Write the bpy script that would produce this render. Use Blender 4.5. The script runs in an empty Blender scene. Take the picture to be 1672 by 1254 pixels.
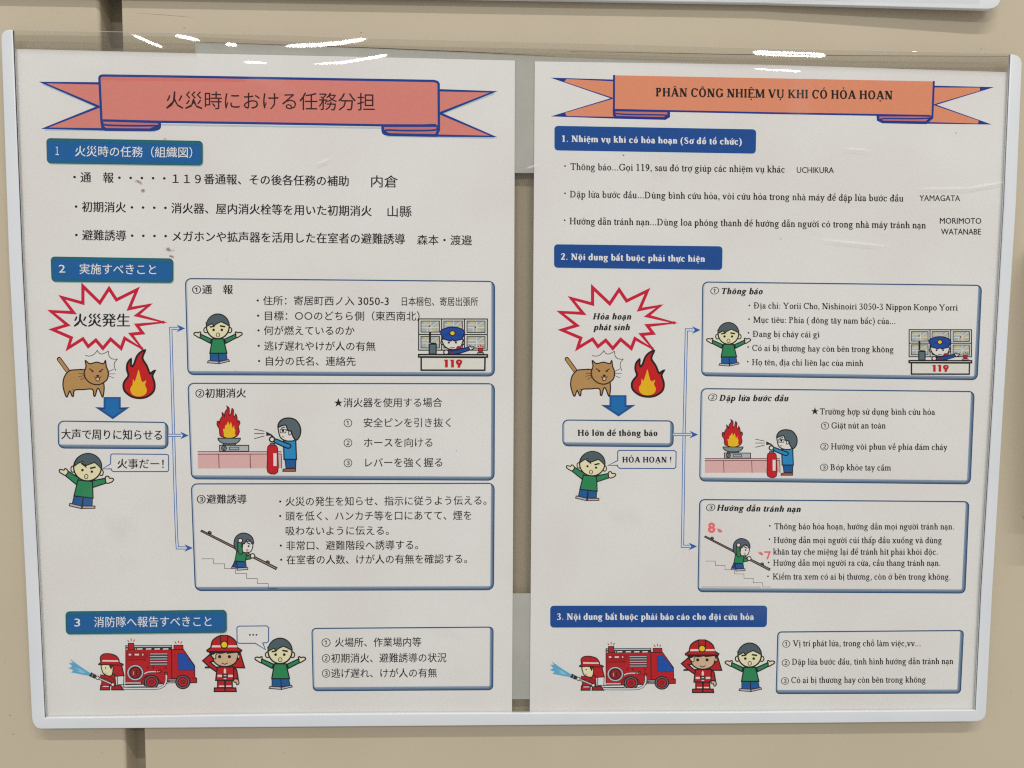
# -*- coding: utf-8 -*-
import bpy, bmesh, math, random, unicodedata
from mathutils import Vector, Euler
from mathutils.geometry import tessellate_polygon

scene = bpy.context.scene
COL = scene.collection
random.seed(7)

# ------------------------------------------------------------------ camera
CAM_LOC = Vector((-0.01591442, -0.33373163, 0.03279203))
CAM_ROT = Euler((math.radians(90 - 4.67480), math.radians(-0.53971), math.radians(-2.00147)), 'XYZ')
FPX, PW, PH = 1256.0, 1672.0, 1254.0
cam_d = bpy.data.cameras.new('camera')
cam_d.sensor_width = 36.0
cam_d.lens = 36.0 * FPX / PW
cam_d.clip_start = 0.01
cam_d.clip_end = 50.0
cam = bpy.data.objects.new('camera', cam_d)
cam.location = CAM_LOC
cam.rotation_euler = CAM_ROT
COL.objects.link(cam)
scene.camera = cam
CAM_M = CAM_ROT.to_matrix()

# ------------------------------------------------------------------ light
scene.view_settings.view_transform = 'Standard'
scene.view_settings.look = 'None'
scene.view_settings.exposure = 0.0
scene.view_settings.gamma = 1.0
scene.cycles.pixel_filter_type = 'BLACKMAN_HARRIS'
scene.cycles.filter_width = 1.2
scene.cycles.use_denoising = False   # keeps the fine lettering and leaves a little camera-like grain
world = bpy.data.worlds.new('World')
scene.world = world
world.use_nodes = True
bg = world.node_tree.nodes['Background']
bg.inputs[0].default_value = (1.0, 0.995, 0.985, 1)
bg.inputs[1].default_value = 0.43


def lamp(name, loc, target, length, width, power, color):
    d = bpy.data.lights.new(name, 'AREA')
    d.shape = 'RECTANGLE'
    d.size = length
    d.size_y = width
    d.energy = power
    d.color = color
    o = bpy.data.objects.new(name, d)
    o.location = loc
    dv = Vector(target) - Vector(loc)
    o.rotation_euler = dv.to_track_quat('-Z', 'Y').to_euler()
    COL.objects.link(o)
    return o


B_Z = 1.48
# rows of ceiling fluorescent tubes parallel to the wall, behind the photographer
LAMP_A = lamp('ceiling_tube', (0.30, -1.90, 2.62), (0.30, 0, 0), 2.4, 0.05, 47.0, (1.0, 0.98, 0.95))
for cx in (-0.75, 1.42):
    lamp('ceiling_tube', (cx, -2.60, B_Z), (cx, 0, 0), 1.2, 0.08, 11.5, (1.0, 0.985, 0.96))


# ------------------------------------------------------------------ helpers
def U(px, py, d=0.0):
    """point of the plane standing d metres in front of the wall that the photograph shows at (px, py)"""
    v = CAM_M @ Vector(((px - PW / 2) / FPX, -(py - PH / 2) / FPX, -1.0))
    t = (-d - CAM_LOC.y) / v.y
    return CAM_LOC + v * t


def lin(c):
    c /= 255.0
    return c / 12.92 if c <= 0.04045 else ((c + 0.055) / 1.055) ** 2.4


LIT = (0.73, 0.73, 0.73)
MATS = {}


def ink(c):
    """printing ink whose albedo gives the tone c on the lit paper"""
    key = tuple(c)
    if key in MATS:
        return MATS[key]
    m = bpy.data.materials.new('ink_%d_%d_%d' % key)
    m.use_nodes = True
    b = m.node_tree.nodes['Principled BSDF']
    col = [max(0.0015, min(0.9, (lin(x) - 0.018) / k)) for x, k in zip(c, LIT)]
    nt = m.node_tree
    geo = nt.nodes.new('ShaderNodeNewGeometry')
    nz = nt.nodes.new('ShaderNodeTexNoise')
    nz.inputs['Scale'].default_value = 900.0
    nz.inputs['Detail'].default_value = 3.0
    nt.links.new(geo.outputs['Position'], nz.inputs['Vector'])
    mp = nt.nodes.new('ShaderNodeMapRange')
    mp.inputs['To Min'].default_value = 0.92
    mp.inputs['To Max'].default_value = 1.08
    nt.links.new(nz.outputs['Fac'], mp.inputs['Value'])
    mx = nt.nodes.new('ShaderNodeVectorMath')
    mx.operation = 'SCALE'
    mx.inputs[0].default_value = col
    nt.links.new(mp.outputs['Result'], mx.inputs['Scale'])
    nt.links.new(mx.outputs['Vector'], b.inputs['Base Color'])
    b.inputs['Roughness'].default_value = 0.75
    b.inputs['Specular IOR Level'].default_value = 0.15
    MATS[key] = m
    return m


def mat(name, col, rough=0.6, spec=0.3):
    m = bpy.data.materials.new(name)
    m.use_nodes = True
    b = m.node_tree.nodes['Principled BSDF']
    b.inputs['Base Color'].default_value = (*col, 1)
    b.inputs['Roughness'].default_value = rough
    b.inputs['Specular IOR Level'].default_value = spec
    return m


def noise_mat(name, c0, c1, scale, rough, spec, bump=0.0, bscale=500.0, bdist=0.0002, scale2=None, amt2=0.0, c2=None, lo=0.35, hi=0.65):
    m = mat(name, c0, rough, spec)
    nt = m.node_tree
    b = nt.nodes['Principled BSDF']
    geo = nt.nodes.new('ShaderNodeNewGeometry')
    nz = nt.nodes.new('ShaderNodeTexNoise')
    nz.inputs['Scale'].default_value = scale
    nz.inputs['Detail'].default_value = 4
    nt.links.new(geo.outputs['Position'], nz.inputs['Vector'])
    cr = nt.nodes.new('ShaderNodeValToRGB')
    cr.color_ramp.elements[0].color = (*c0, 1)
    cr.color_ramp.elements[1].color = (*c1, 1)
    cr.color_ramp.elements[0].position = lo
    cr.color_ramp.elements[1].position = hi
    nt.links.new(nz.outputs['Fac'], cr.inputs['Fac'])
    out = cr.outputs['Color']
    if scale2:
        n2 = nt.nodes.new('ShaderNodeTexNoise')
        n2.inputs['Scale'].default_value = scale2
        n2.inputs['Detail'].default_value = 2
        n2.inputs['Roughness'].default_value = 0.6
        nt.links.new(geo.outputs['Position'], n2.inputs['Vector'])
        mr = nt.nodes.new('ShaderNodeMapRange')
        mr.inputs['From Min'].default_value = 0.3
        mr.inputs['From Max'].default_value = 0.7
        mr.inputs['To Min'].default_value = 0.0
        mr.inputs['To Max'].default_value = amt2
        nt.links.new(n2.outputs['Fac'], mr.inputs['Value'])
        mx = nt.nodes.new('ShaderNodeMix')
        mx.data_type = 'RGBA'
        nt.links.new(mr.outputs['Result'], mx.inputs[0])
        nt.links.new(out, mx.inputs[6])
        mx.inputs[7].default_value = (*c2, 1)
        out = mx.outputs[2]
    nt.links.new(out, b.inputs['Base Color'])
    if bump:
        n3 = nt.nodes.new('ShaderNodeTexNoise')
        n3.inputs['Scale'].default_value = bscale
        n3.inputs['Detail'].default_value = 3
        nt.links.new(geo.outputs['Position'], n3.inputs['Vector'])
        bp = nt.nodes.new('ShaderNodeBump')
        bp.inputs['Strength'].default_value = bump
        bp.inputs['Distance'].default_value = bdist
        nt.links.new(n3.outputs['Fac'], bp.inputs['Height'])
        nt.links.new(bp.outputs['Normal'], b.inputs['Normal'])
    return m


def film_mat(name, tint, rough, ior=1.45):
    m = bpy.data.materials.new(name)
    m.use_nodes = True
    nt = m.node_tree
    nt.nodes.clear()
    out = nt.nodes.new('ShaderNodeOutputMaterial')
    tr = nt.nodes.new('ShaderNodeBsdfTransparent')
    tr.inputs[0].default_value = (*tint, 1)
    gl = nt.nodes.new('ShaderNodeBsdfGlossy')
    gl.inputs['Roughness'].default_value = rough
    gl.inputs[0].default_value = (1, 1, 1, 1)
    fr = nt.nodes.new('ShaderNodeFresnel')
    fr.inputs['IOR'].default_value = ior
    mx = nt.nodes.new('ShaderNodeMixShader')
    geo = nt.nodes.new('ShaderNodeNewGeometry')      # one thin sheet: the same reflection from either side
    mr = nt.nodes.new('ShaderNodeMapRange')
    mr.inputs['To Min'].default_value = ior
    mr.inputs['To Max'].default_value = 1.0 / ior
    nt.links.new(geo.outputs['Backfacing'], mr.inputs['Value'])
    nt.links.new(mr.outputs['Result'], fr.inputs['IOR'])
    nt.links.new(fr.outputs[0], mx.inputs[0])
    nt.links.new(tr.outputs[0], mx.inputs[1])
    nt.links.new(gl.outputs[0], mx.inputs[2])
    nt.links.new(mx.outputs[0], out.inputs[0])
    return m


M_PAPER = noise_mat('paper', (0.820, 0.795, 0.762), (0.868, 0.858, 0.838), 16.0, 0.8, 0.15, 0.12, 1400.0, 0.00004,
                    scale2=60.0, amt2=0.35, c2=(0.845, 0.815, 0.808))
M_WALL = noise_mat('beige_paint', (0.585, 0.500, 0.365), (0.615, 0.528, 0.392), 15.0, 0.5, 0.12, 0.35, 900.0, 0.00006,
                   scale2=700.0, amt2=0.25, c2=(0.545, 0.466, 0.345))
M_JOINT = noise_mat('joint_paint', (0.30, 0.255, 0.185), (0.34, 0.29, 0.21), 60.0, 0.6, 0.2)
M_STRIP = noise_mat('white_plastic', (0.735, 0.765, 0.785), (0.765, 0.79, 0.81), 40.0, 0.26, 0.5, 0.2, 1600.0, 0.00003)
M_PAD = noise_mat('magnet_pad', (0.45, 0.45, 0.40), (0.49, 0.485, 0.435), 80.0, 0.6, 0.2, 0.3, 1200.0, 0.00005)
M_FILM = film_mat('clear_film', (0.965, 0.962, 0.952), 0.04, 1.46)
M_DARK_BAND = film_mat('film_dark_band', (0.925, 0.92, 0.905), 0.12)
M_BACKFILM = film_mat('clear_back_film', (0.815, 0.815, 0.79), 0.18)


M_LIP = mat('film_lip', (0.50, 0.47, 0.41), 0.3, 0.5)
M_SHADE_EDGE = mat('shade_edge_dark', (0.05, 0.047, 0.042), 0.8, 0.1)  # for painted strip shade and the dark film edge


def link(o, parent=None):
    COL.objects.link(o)
    if parent is not None:
        o.parent = parent
    return o


def thing(name, label, cat, loc, group=None):
    o = bpy.data.objects.new(name, None)
    o.empty_display_size = 0.02
    o.location = loc
    COL.objects.link(o)
    o['label'] = label
    o['category'] = cat
    if group:
        o['group'] = group
    return o


def world_to(o):
    """world location of an unrotated object chain"""
    p = Vector((0, 0, 0))
    while o is not None:
        p = p + o.location
        o = o.parent
    return p


def mesh_obj(name, verts, faces, mats, parent=None, mi=None, smooth=False):
    off = world_to(parent) if parent is not None else Vector((0, 0, 0))
    cen = Vector((0, 0, 0))
    for v in verts:
        cen += v
    cen /= max(1, len(verts))
    me = bpy.data.meshes.new(name)
    me.from_pydata([tuple(v - cen) for v in verts], [], faces)
    for m in mats:
        me.materials.append(m)
    if mi:
        me.polygons.foreach_set('material_index', mi)
    if smooth:
        me.polygons.foreach_set('use_smooth', [True] * len(me.polygons))
    me.update()
    o = bpy.data.objects.new(name, me)
    o.location = cen - off
    return link(o, parent)


def lerp(a, b, t):
    return a + (b - a) * t


def bil(q, u, v):
    """q = TL, TR, BR, BL"""
    x = lerp(lerp(q[0][0], q[1][0], u), lerp(q[3][0], q[2][0], u), v)
    y = lerp(lerp(q[0][1], q[1][1], u), lerp(q[3][1], q[2][1], u), v)
    return (x, y)


def sm(pts, closed=False, n=5):
    """Catmull-Rom through pts"""
    N = len(pts)
    out = []
    rng = range(N) if closed else range(N - 1)
    for i in rng:
        p0 = pts[(i - 1) % N] if closed or i > 0 else pts[i]
        p1 = pts[i]
        p2 = pts[(i + 1) % N]
        p3 = pts[(i + 2) % N] if closed or i + 2 < N else p2
        for k in range(n):
            t = k / n
            out.append(tuple(0.5 * ((2 * b) + (-a + c) * t + (2 * a - 5 * b + 4 * c - d) * t * t + (-a + 3 * b - 3 * c + d) * t ** 3)
                             for a, b, c, d in zip(p0, p1, p2, p3)))
    if not closed:
        out.append(pts[-1])
    return out


def rquad(q, r, n=5):
    """quad q (TL,TR,BR,BL) with rounded corners of radius r (number or 4 numbers)"""
    rr = r if isinstance(r, (list, tuple)) else [r] * 4
    out = []
    for i in range(4):
        c = Vector(q[i]); a = Vector(q[i - 1]); b = Vector(q[(i + 1) % 4])
        da = (a - c).normalized(); db = (b - c).normalized()
        if rr[i] <= 0:
            out.append(tuple(c)); continue
        p0 = c + da * rr[i]; p1 = c + db * rr[i]
        for k in range(n + 1):
            t = k / n
            # quadratic, pulled to a circular look
            w = 0.8
            d = (1 - t) ** 2 + 2 * w * t * (1 - t) + t * t
            p = (p0 * (1 - t) ** 2 + c * (2 * w * t * (1 - t)) + p1 * t * t) / d
            out.append(tuple(p))
    return out


def inset(q, l, t, r, b):
    return [(q[0][0] + l, q[0][1] + t), (q[1][0] - r, q[1][1] + t), (q[2][0] - r, q[2][1] - b), (q[3][0] + l, q[3][1] - b)]


D_PAPER = 0.0042
STEP = 1.0e-6


class Draw:
    """flat print on the sheet: polygons and strokes, each laid a few microns above the one before"""

    def __init__(s, base=D_PAPER + 0.000015):
        s.V = []; s.F = []; s.MI = []; s.M = []; s.ix = {}
        s.d = base
        s.tf = lambda x, y: (x, y)
        s.sc = 1.0

    def zoom(s, ox, oy, k):
        s.tf = lambda x, y: (ox + x / k, oy + y / k)
        s.sc = 1.0 / k
        return s

    def box(s, src, dst):
        kx = (dst[2] - dst[0]) / (src[2] - src[0]); ky = (dst[3] - dst[1]) / (src[3] - src[1])
        s.tf = lambda x, y: (dst[0] + (x - src[0]) * kx, dst[1] + (y - src[1]) * ky)
        s.sc = math.sqrt(abs(kx * ky))
        return s

    def _m(s, c):
        if c not in s.ix:
            s.ix[c] = len(s.M); s.M.append(ink(c) if isinstance(c, tuple) else c)
        return s.ix[c]

    def _add(s, pts, faces, c):
        k = len(s.V); mi = s._m(c)
        s.V += [U(x, y, s.d) for x, y in pts]
        for f in faces:
            s.F.append([k + i for i in f]); s.MI.append(mi)

    def poly(s, pts, c):
        P = [s.tf(*p) for p in pts]
        tri = tessellate_polygon([[Vector((x, y, 0)) for x, y in P]])
        fc = []
        for t in tri:
            a, b, d = [P[i] for i in t]
            cr = (b[0] - a[0]) * (d[1] - a[1]) - (b[1] - a[1]) * (d[0] - a[0])
            fc.append(t if cr < 0 else (t[0], t[2], t[1]))
        s._add(P, fc, c)
        s.d += STEP
        return s

    def line(s, pts, w, c, closed=False, ends=None, cap=2.2):
        P = []
        for p in pts:
            q = Vector(s.tf(*p))
            if not P or (q - P[-1]).length > 1e-4:
                P.append(q)
        if closed and (P[0] - P[-1]).length < 1e-4:
            P.pop()
        w = w * s.sc / 2
        n = len(P)
        L = []; R = []
        for i in range(n):
            a = P[i - 1] if (i > 0 or closed) else None
            b = P[(i + 1) % n] if (i < n - 1 or closed) else None
            d1 = (P[i] - a).normalized() if a is not None else None
            d2 = (b - P[i]).normalized() if b is not None else None
            if d1 is None: d1 = d2
            if d2 is None: d2 = d1
            n1 = Vector((-d1.y, d1.x)); n2 = Vector((-d2.y, d2.x))
            m = n1 + n2
            if m.length < 1e-3: m = n1.copy()
            m.normalize()
            k = min(cap, 1.0 / max(0.2, m.dot(n1)))
            ww = w * (ends[i] if ends else 1.0)
            L.append(P[i] + m * ww * k); R.append(P[i] - m * ww * k)
        V = [tuple(x) for x in L] + [tuple(x) for x in R]
        F = []
        for i in range(n if closed else n - 1):
            j = (i + 1) % n
            F.append((i, j, n + j, n + i))
        s._add(V, F, c)
        s.d += STEP
        return s

    def fo(s, pts, c, w=0, oc=(35, 28, 28)):
        s.poly(pts, c)
        if w: s.line(pts, w * 1.5, oc, closed=True)
        return s

    def ell(s, cx, cy, rx, ry, c, w=0, oc=(35, 28, 28), n=24, rot=0):
        pts = []
        for i in range(n):
            a = 2 * math.pi * i / n
            x = rx * math.cos(a); y = ry * math.sin(a)
            pts.append((cx + x * math.cos(rot) - y * math.sin(rot), cy + x * math.sin(rot) + y * math.cos(rot)))
        if c: s.poly(pts, c)
        if w: s.line(pts, w * 1.4, oc, closed=True)
        return s

    def done(s, name, parent, label=None):
        o = mesh_obj(name, s.V, s.F, s.M, parent, s.MI)
        if label: o['label'] = label
        return o


# ------------------------------------------------------------------ lettering
_cache = {}


def builtin_glyphs(txt, off=0.0):
    key = (txt, off)
    if key in _cache: return _cache[key]
    c = bpy.data.curves.new('lettering', 'FONT')
    c.body = txt; c.size = 1.0; c.resolution_u = 2; c.offset = off; c.dimensions = '2D'; c.fill_mode = 'FRONT'
    o = bpy.data.objects.new('lettering', c)
    COL.objects.link(o)
    bpy.context.view_layer.update()
    me = bpy.data.meshes.new_from_object(o)
    V = [(v.co.x, v.co.y, 0) for v in me.vertices]
    F = [tuple(p.vertices) for p in me.polygons]
    bpy.data.objects.remove(o); bpy.data.curves.remove(c); bpy.data.meshes.remove(me)
    _cache[key] = (V, F)
    return V, F


class Serif:
    """a small roman typeface with brackets-less serifs, drawn from stems, bowls and hairlines"""
    W = dict(E=611, U=722, L=611, a=444, b=500, c=444, d=500, e=444, g=500, h=500, i=278, k=500, l=278, m=778, n=500, o=500, p=500, r=345, s=389, t=290,
             u=500, v=480, w=722, x=500, y=480, A=722, B=667, C=667, D=722, G=722, H=722, I=333, K=722, M=889, N=722, O=722, P=580,
             S=556, T=611, V=700, Y=722)

    def __init__(s, bold):
        s.S = 168 if bold else 116
        s.T = 72 if bold else 60
        s.bold = bold
        s.memo = {}

    def glyph(s, ch):
        if ch in s.memo: return s.memo[ch]
        S, T = s.S, s.T
        Q = []          # list of (pts, quads)

        def strip(L, R):
            n = len(L); Q.append((L + R, [(i, i + 1, n + i + 1, n + i) for i in range(n - 1)]))

        def rect(x0, x1, y0, y1): Q.append(([(x0, y0), (x1, y0), (x1, y1), (x0, y1)], [(0, 1, 2, 3)]))
        def v(x, y0, y1, w=None): w = w or S; rect(x - w / 2, x + w / 2, y0, y1)
        def h(x0, x1, y): rect(x0, x1, y - T / 2, y + T / 2)
        def dg(x0, y0, x1, y1, w): Q.append(([(x0 - w / 2, y0), (x0 + w / 2, y0), (x1 + w / 2, y1), (x1 - w / 2, y1)], [(0, 1, 2, 3)]))

        def arc(cx, cy, rx, ry, a0=0, a1=360, k=1.0):
            n = max(6, int(abs(a1 - a0) / 18)); L = []; R = []
            for i in range(n + 1):
                a = math.radians(a0 + (a1 - a0) * i / n); ca, sa = math.cos(a), math.sin(a)
                th = (T + (S - T) * k * abs(ca) ** 1.2) / 2
                L.append((cx + (rx + th) * ca, cy + (ry + th) * sa)); R.append((cx + (rx - th) * ca, cy + (ry - th) * sa))
            strip(L, R)

        def pl(pts, w):
            n = len(pts); L = []; R = []
            for i in range(n):
                a = pts[max(0, i - 1)]; b = pts[min(n - 1, i + 1)]
                dx, dy = b[0] - a[0], b[1] - a[1]; l = math.hypot(dx, dy) or 1
                ww = (w[i] if isinstance(w, (list, tuple)) else w) / 2
                L.append((pts[i][0] - dy / l * ww, pts[i][1] + dx / l * ww)); R.append((pts[i][0] + dy / l * ww, pts[i][1] - dx / l * ww))
            strip(L, R)

        def dot(x, y, r): Q.append(([(x + r * math.cos(k * math.pi / 4), y + r * math.sin(k * math.pi / 4)) for k in range(8)], [tuple(range(8))]))

        nf = unicodedata.normalize('NFD', ch)
        c = nf[0]; marks = nf[1:]
        bar = False
        if c in 'đĐ': bar = True; c = 'd' if c == 'đ' else 'D'
        e = T / 2; X = 440; CT = 662 - e
        wd = s.W.get(c, 500); cx = wd / 2
        up = c.isupper()
        tone = [m for m in marks if m in '\u0301\u0300\u0309\u0303\u0302\u0306']
        if c == 'o': arc(250, 222, 218 - S / 2, 205)
        elif c in 'nh':
            v(130, 0, 683 if c == 'h' else X); h(40, 130, 665 if c == 'h' else 425)
            arc(258, 300, 120, 125, 0, 150); v(378, 0, 305); h(40, 220, e); h(290, 468, e)
        elif c == 'm':
            v(125, 0, X); h(35, 125, 425); arc(256, 300, 132, 125, 0, 150); arc(520, 300, 132, 125, 0, 150)
            v(388, 0, 305); v(652, 0, 305); h(35, 210, e); h(305, 470, e); h(570, 740, e)
        elif c == 'u':
            v(125, 120, X); h(35, 125, 425); arc(245, 140, 120, 125, 180, 330); v(368, 0, X); h(280, 368, 425); h(368, 460, e)
        elif c == 'r':
            v(120, 0, X); h(35, 120, 425); h(35, 215, e); arc(235, 315, 105, 105, 60, 160); dot(300, 395, 48)
        elif c == 'i':
            v(140, 0, X); h(45, 140, 425); h(45, 235, e)
            if not tone: dot(140, 590, 58)
        elif c == 'l': v(140, 0, 683); h(45, 140, 665); h(45, 235, e)
        elif c == 't': v(140, 70, 550); h(25, 270, 425); arc(212, 80, 72, 68, 180, 320)
        elif c == 'a':
            v(312, 60, 330); arc(212, 315, 105, 112, 20, 165); dot(115, 345, 45)
            arc(190, 125, 112, 112, 75, 320); h(320, 425, 30)
        elif c == 'c': arc(240, 222, 155, 205, 45, 315); dot(345, 350, 48)
        elif c == 'e': arc(238, 222, 152, 205, 5, 318, 0.9); h(95, 385, 245)
        elif c == 'd': arc(215, 215, 132, 200, 30, 330); v(365, 0, 683); h(280, 365, 665); h(365, 465, e)
        elif c == 'b': v(125, 10, 683); h(35, 125, 665); arc(272, 215, 135, 200, -150, 150)
        elif c == 'p': v(125, -217, X); h(35, 125, 425); h(35, 220, -200); arc(272, 215, 135, 200, -150, 150)
        elif c == 'g':
            arc(220, 295, 125, 130); arc(232, -85, 175, 100, 0, 360, 0.3); pl([(150, 185), (120, 110), (180, 55), (330, 20)], [T, T * 1.3, S * .8, S * .7])
            h(320, 470, 410)
        elif c in 'sS':
            k = 1.0 if c == 's' else 1.47; kx = 1.0 if c == 's' else 1.35
            P = [(325, 335), (280, 410), (195, 432), (115, 405), (95, 335), (150, 265), (255, 205), (322, 130), (295, 45), (200, 12), (105, 30), (62, 115)]
            pl([(x * kx + (15 if c == 'S' else 0), y * k + 4) for x, y in P], [T, T, T, T * 1.5, S * .9, S, S, S * .9, T * 1.5, T, T, T])
        elif c == 'k':
            v(125, 0, 683); h(35, 125, 665); h(35, 215, e); dg(160, 190, 380, 425, T * 1.6); dg(240, 262, 420, 0, S * 1.1); h(285, 450, 425); h(315, 505, e)
        elif c == 'v': dg(85, X, 240, 0, S * 1.05); dg(395, X, 240, 0, T * 1.3); h(5, 190, 425); h(310, 475, 425)
        elif c == 'w':
            dg(85, X, 230, 0, S); dg(370, X, 230, 0, T * 1.3); dg(345, X, 490, 0, S); dg(635, X, 490, 0, T * 1.3); h(5, 180, 425); h(560, 720, 425)
        elif c == 'x': dg(100, X, 395, 0, S * 1.15); dg(395, X, 90, 0, T * 1.5); h(15, 200, 425); h(310, 470, 425); h(15, 180, e); h(290, 485, e)
        elif c == 'y': dg(85, X, 250, 20, S * 1.05); dg(400, X, 170, -180, T * 1.4); dot(125, -170, 48); h(5, 190, 425); h(310, 475, 425)
        elif c in 'PB':
            v(160, 0, 662); h(25, 290, e); h(25, 300, CT); arc(290, 500, 185 - S / 3, 140, -90, 90); h(160, 295, 345)
            if c == 'B': h(25, 330, e); arc(320, 178, 215 - S / 3, 160, -90, 90)
        elif c == 'H': v(150, 0, 662); v(572, 0, 662); h(150, 572, 345); [h(a, a + 240, y) for a in (30, 452) for y in (e, CT)]
        elif c in 'EF':
            v(150, 0, 662); h(30, 560, CT); v(555, 510, 650, T); h(150, 400, 345); v(400, 270, 420, T)
            if c == 'E': h(30, 580, e); v(578, 0, 150, T)
        elif c == 'U':
            v(150, 210, 662); arc(360, 210, 210, 195, 180, 360, .6); v(575, 210, 662, T * 1.5); h(30, 270, CT); h(470, 690, CT)
        elif c == 'L': v(150, 0, 662); h(30, 290, CT); h(30, 560, e); v(558, 0, 150, T)
        elif c == 'I': v(165, 0, 662); h(40, 290, e); h(40, 290, CT)
        elif c == 'A': dg(115, 0, 350, 662, T * 1.5); dg(600, 0, 365, 662, S * 1.15); h(190, 520, 225); h(10, 215, e); h(480, 712, e)
        elif c == 'N': v(140, 0, 662, T * 1.3); v(590, 0, 662, T * 1.3); dg(150, 662, 570, 0, S * 1.3); h(20, 200, CT); h(30, 250, e); h(480, 700, CT)
        elif c == 'M':
            v(140, 0, 662, T * 1.3); v(740, 0, 662); dg(165, 662, 440, 30, S * 1.15); dg(715, 662, 440, 30, T * 1.4); h(25, 200, CT); h(25, 260, e); h(690, 860, CT); h(630, 860, e)
        elif c in 'CG':
            arc(360, 331, 325 - S / 2, 312, 42, 318); v(600, 455, 640, T * 1.2)
            if c == 'G': v(590, 50, 280); h(470, 690, 280)
        elif c == 'O': arc(361, 331, 325 - S / 2, 312)
        elif c == 'D': v(150, 0, 662); h(30, 300, e); h(30, 300, CT); arc(290, 331, 340 - S / 2, 331 - e, -90, 90)
        elif c == 'K': v(150, 0, 662); h(30, 265, e); h(30, 265, CT); dg(190, 270, 560, 640, T * 1.7); dg(290, 370, 590, 0, S * 1.25); h(460, 680, CT); h(480, 715, e)
        elif c == 'T': v(305, 0, 662); h(30, 580, CT); h(190, 420, e); v(45, 500, 650, T); v(565, 500, 650, T)
        elif c == 'V': dg(105, 662, 360, 0, S * 1.15); dg(600, 662, 360, 0, T * 1.4); h(5, 225, CT); h(490, 700, CT)
        elif c == 'Y': dg(105, 662, 350, 290, S * 1.15); dg(610, 662, 365, 290, T * 1.5); v(358, 0, 300); h(5, 225, CT); h(500, 710, CT); h(245, 475, e)
        elif c == '0': arc(250, 331, 222 - S / 2, 315)
        elif c == '1': v(265, 0, 662); pl([(120, 570), (265, 640)], T * 1.4); h(130, 400, e)
        elif c == '2': pl([(60, 480), (110, 600), (220, 650), (340, 610), (375, 500), (310, 340), (180, 180), (50, 45)], [T, T, T, S * .8, S, S, T * 1.3, T * 1.3]); rect(45, 440, 0, T * 1.7)
        elif c == '3': pl([(70, 520), (130, 620), (230, 650), (330, 600), (345, 510), (270, 400), (170, 355), (300, 325), (385, 220), (350, 80), (220, 12), (90, 20), (45, 80)], [T, T, T, S * .8, S, S * .6, T, S * .5, S, S, T, T * 1.2, S * .6])
        elif c == '5': pl([(400, 640), (180, 640), (130, 430), (260, 400), (380, 310), (385, 170), (300, 50), (160, 8), (50, 30)], [T * 1.6, T * 1.2, T, T * 1.2, S, S, S * .8, T, S * .6])
        elif c == '9': arc(245, 440, 165 - S / 4, 200); pl([(410, 440), (385, 260), (290, 100), (90, -5)], [S, S, T * 1.6, T])
        elif c == '.': dot(125, 55, 58); wd = 250
        elif c == ',': dot(125, 55, 58); pl([(160, 50), (150, -50), (80, -130)], [60, T * 1.2, T * .6]); wd = 250
        elif c == ':': dot(140, 55, 58); dot(140, 390, 58); wd = 278
        elif c == '-': rect(40, 290, 195, 195 + T * 1.6); wd = 333
        elif c == '!': dot(165, 55, 60); pl([(165, 200), (165, 420), (165, 670)], [T, S * .8, S]); wd = 333
        elif c == '(': pl([(290, 680), (150, 520), (100, 240), (150, -40), (290, -190)], [T, S * .7, S, S * .7, T]); wd = 333
        elif c == ')': pl([(43, 680), (183, 520), (233, 240), (183, -40), (43, -190)], [T, S * .7, S, S * .7, T]); wd = 333
        elif c == ' ': wd = 232
        if bar:
            if up: h(10, 330, 335)
            else: h(255, 475, 560)
        # marks
        y0 = 715 if up else 505
        if c == 'i': cx = 140
        if c == 'a': cx = 220
        if c == 't': cx = 150
        w = 52 if not s.bold else 66
        dbl = False
        for m in marks:
            if m == '\u0302': pl([(cx - 125, y0), (cx, y0 + 105), (cx + 125, y0)], w * .95); dbl = True
            if m == '\u0306': pl([(cx - 110, y0 + 105), (cx - 60, y0 + 30), (cx, y0 + 12), (cx + 60, y0 + 30), (cx + 110, y0 + 105)], w * .95); dbl = True
            if m == '\u031b':
                bx = 375 if c == 'u' else 370
                pl([(bx, 400), (bx + 85, 425), (bx + 125, 480), (bx + 112, 540)], [T, w, w * 1.2, w * 1.4])
            if m == '\u0323': dot(cx, -125, 54 if not s.bold else 64)
        tx = cx + (95 if dbl else 0); ty = y0 + (95 if dbl else 5)
        if dbl and '\u0303' in marks: tx = cx; ty = y0 + 130
        for m in marks:
            if m == '\u0301': pl([(tx - 30, ty), (tx + 80, ty + 140)], [w * .7, w * 1.5])
            if m == '\u0300': pl([(tx + 30, ty), (tx - 80, ty + 140)], [w * .7, w * 1.5])
            if m == '\u0309': pl([(tx - 50, ty + 120), (tx, ty + 155), (tx + 50, ty + 115), (tx + 5, ty + 65), (tx, ty + 20)], w * .85)
            if m == '\u0303': pl([(tx - 115, ty + 30), (tx - 60, ty + 85), (tx + 60, ty + 35), (tx + 115, ty + 90)], w)
        if not Q and ch != ' ': print('NO GLYPH', ch)
        s.memo[ch] = (Q, wd + (30 if s.bold else 0))
        return s.memo[ch]

    def text(s, txt):
        V = []; F = []; x = 0
        for ch in txt:
            Q, wd = s.glyph(ch)
            for k, (P, faces) in enumerate(Q):
                n = len(V)
                V += [((x + a) / 1000, b / 1000, k % 9) for a, b in P]
                F += [tuple(n + i for i in f) for f in faces]
            x += wd
        return V, F


SER = {False: Serif(False), True: Serif(True)}
BLACK = (30, 26, 27)
WHITE = (222, 228, 232)


def double(V, F, dx):
    n = len(V)
    return V + [(x + dx, y, k + 4) for x, y, k in V], F + [tuple(n + i for i in f) for f in F]


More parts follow.
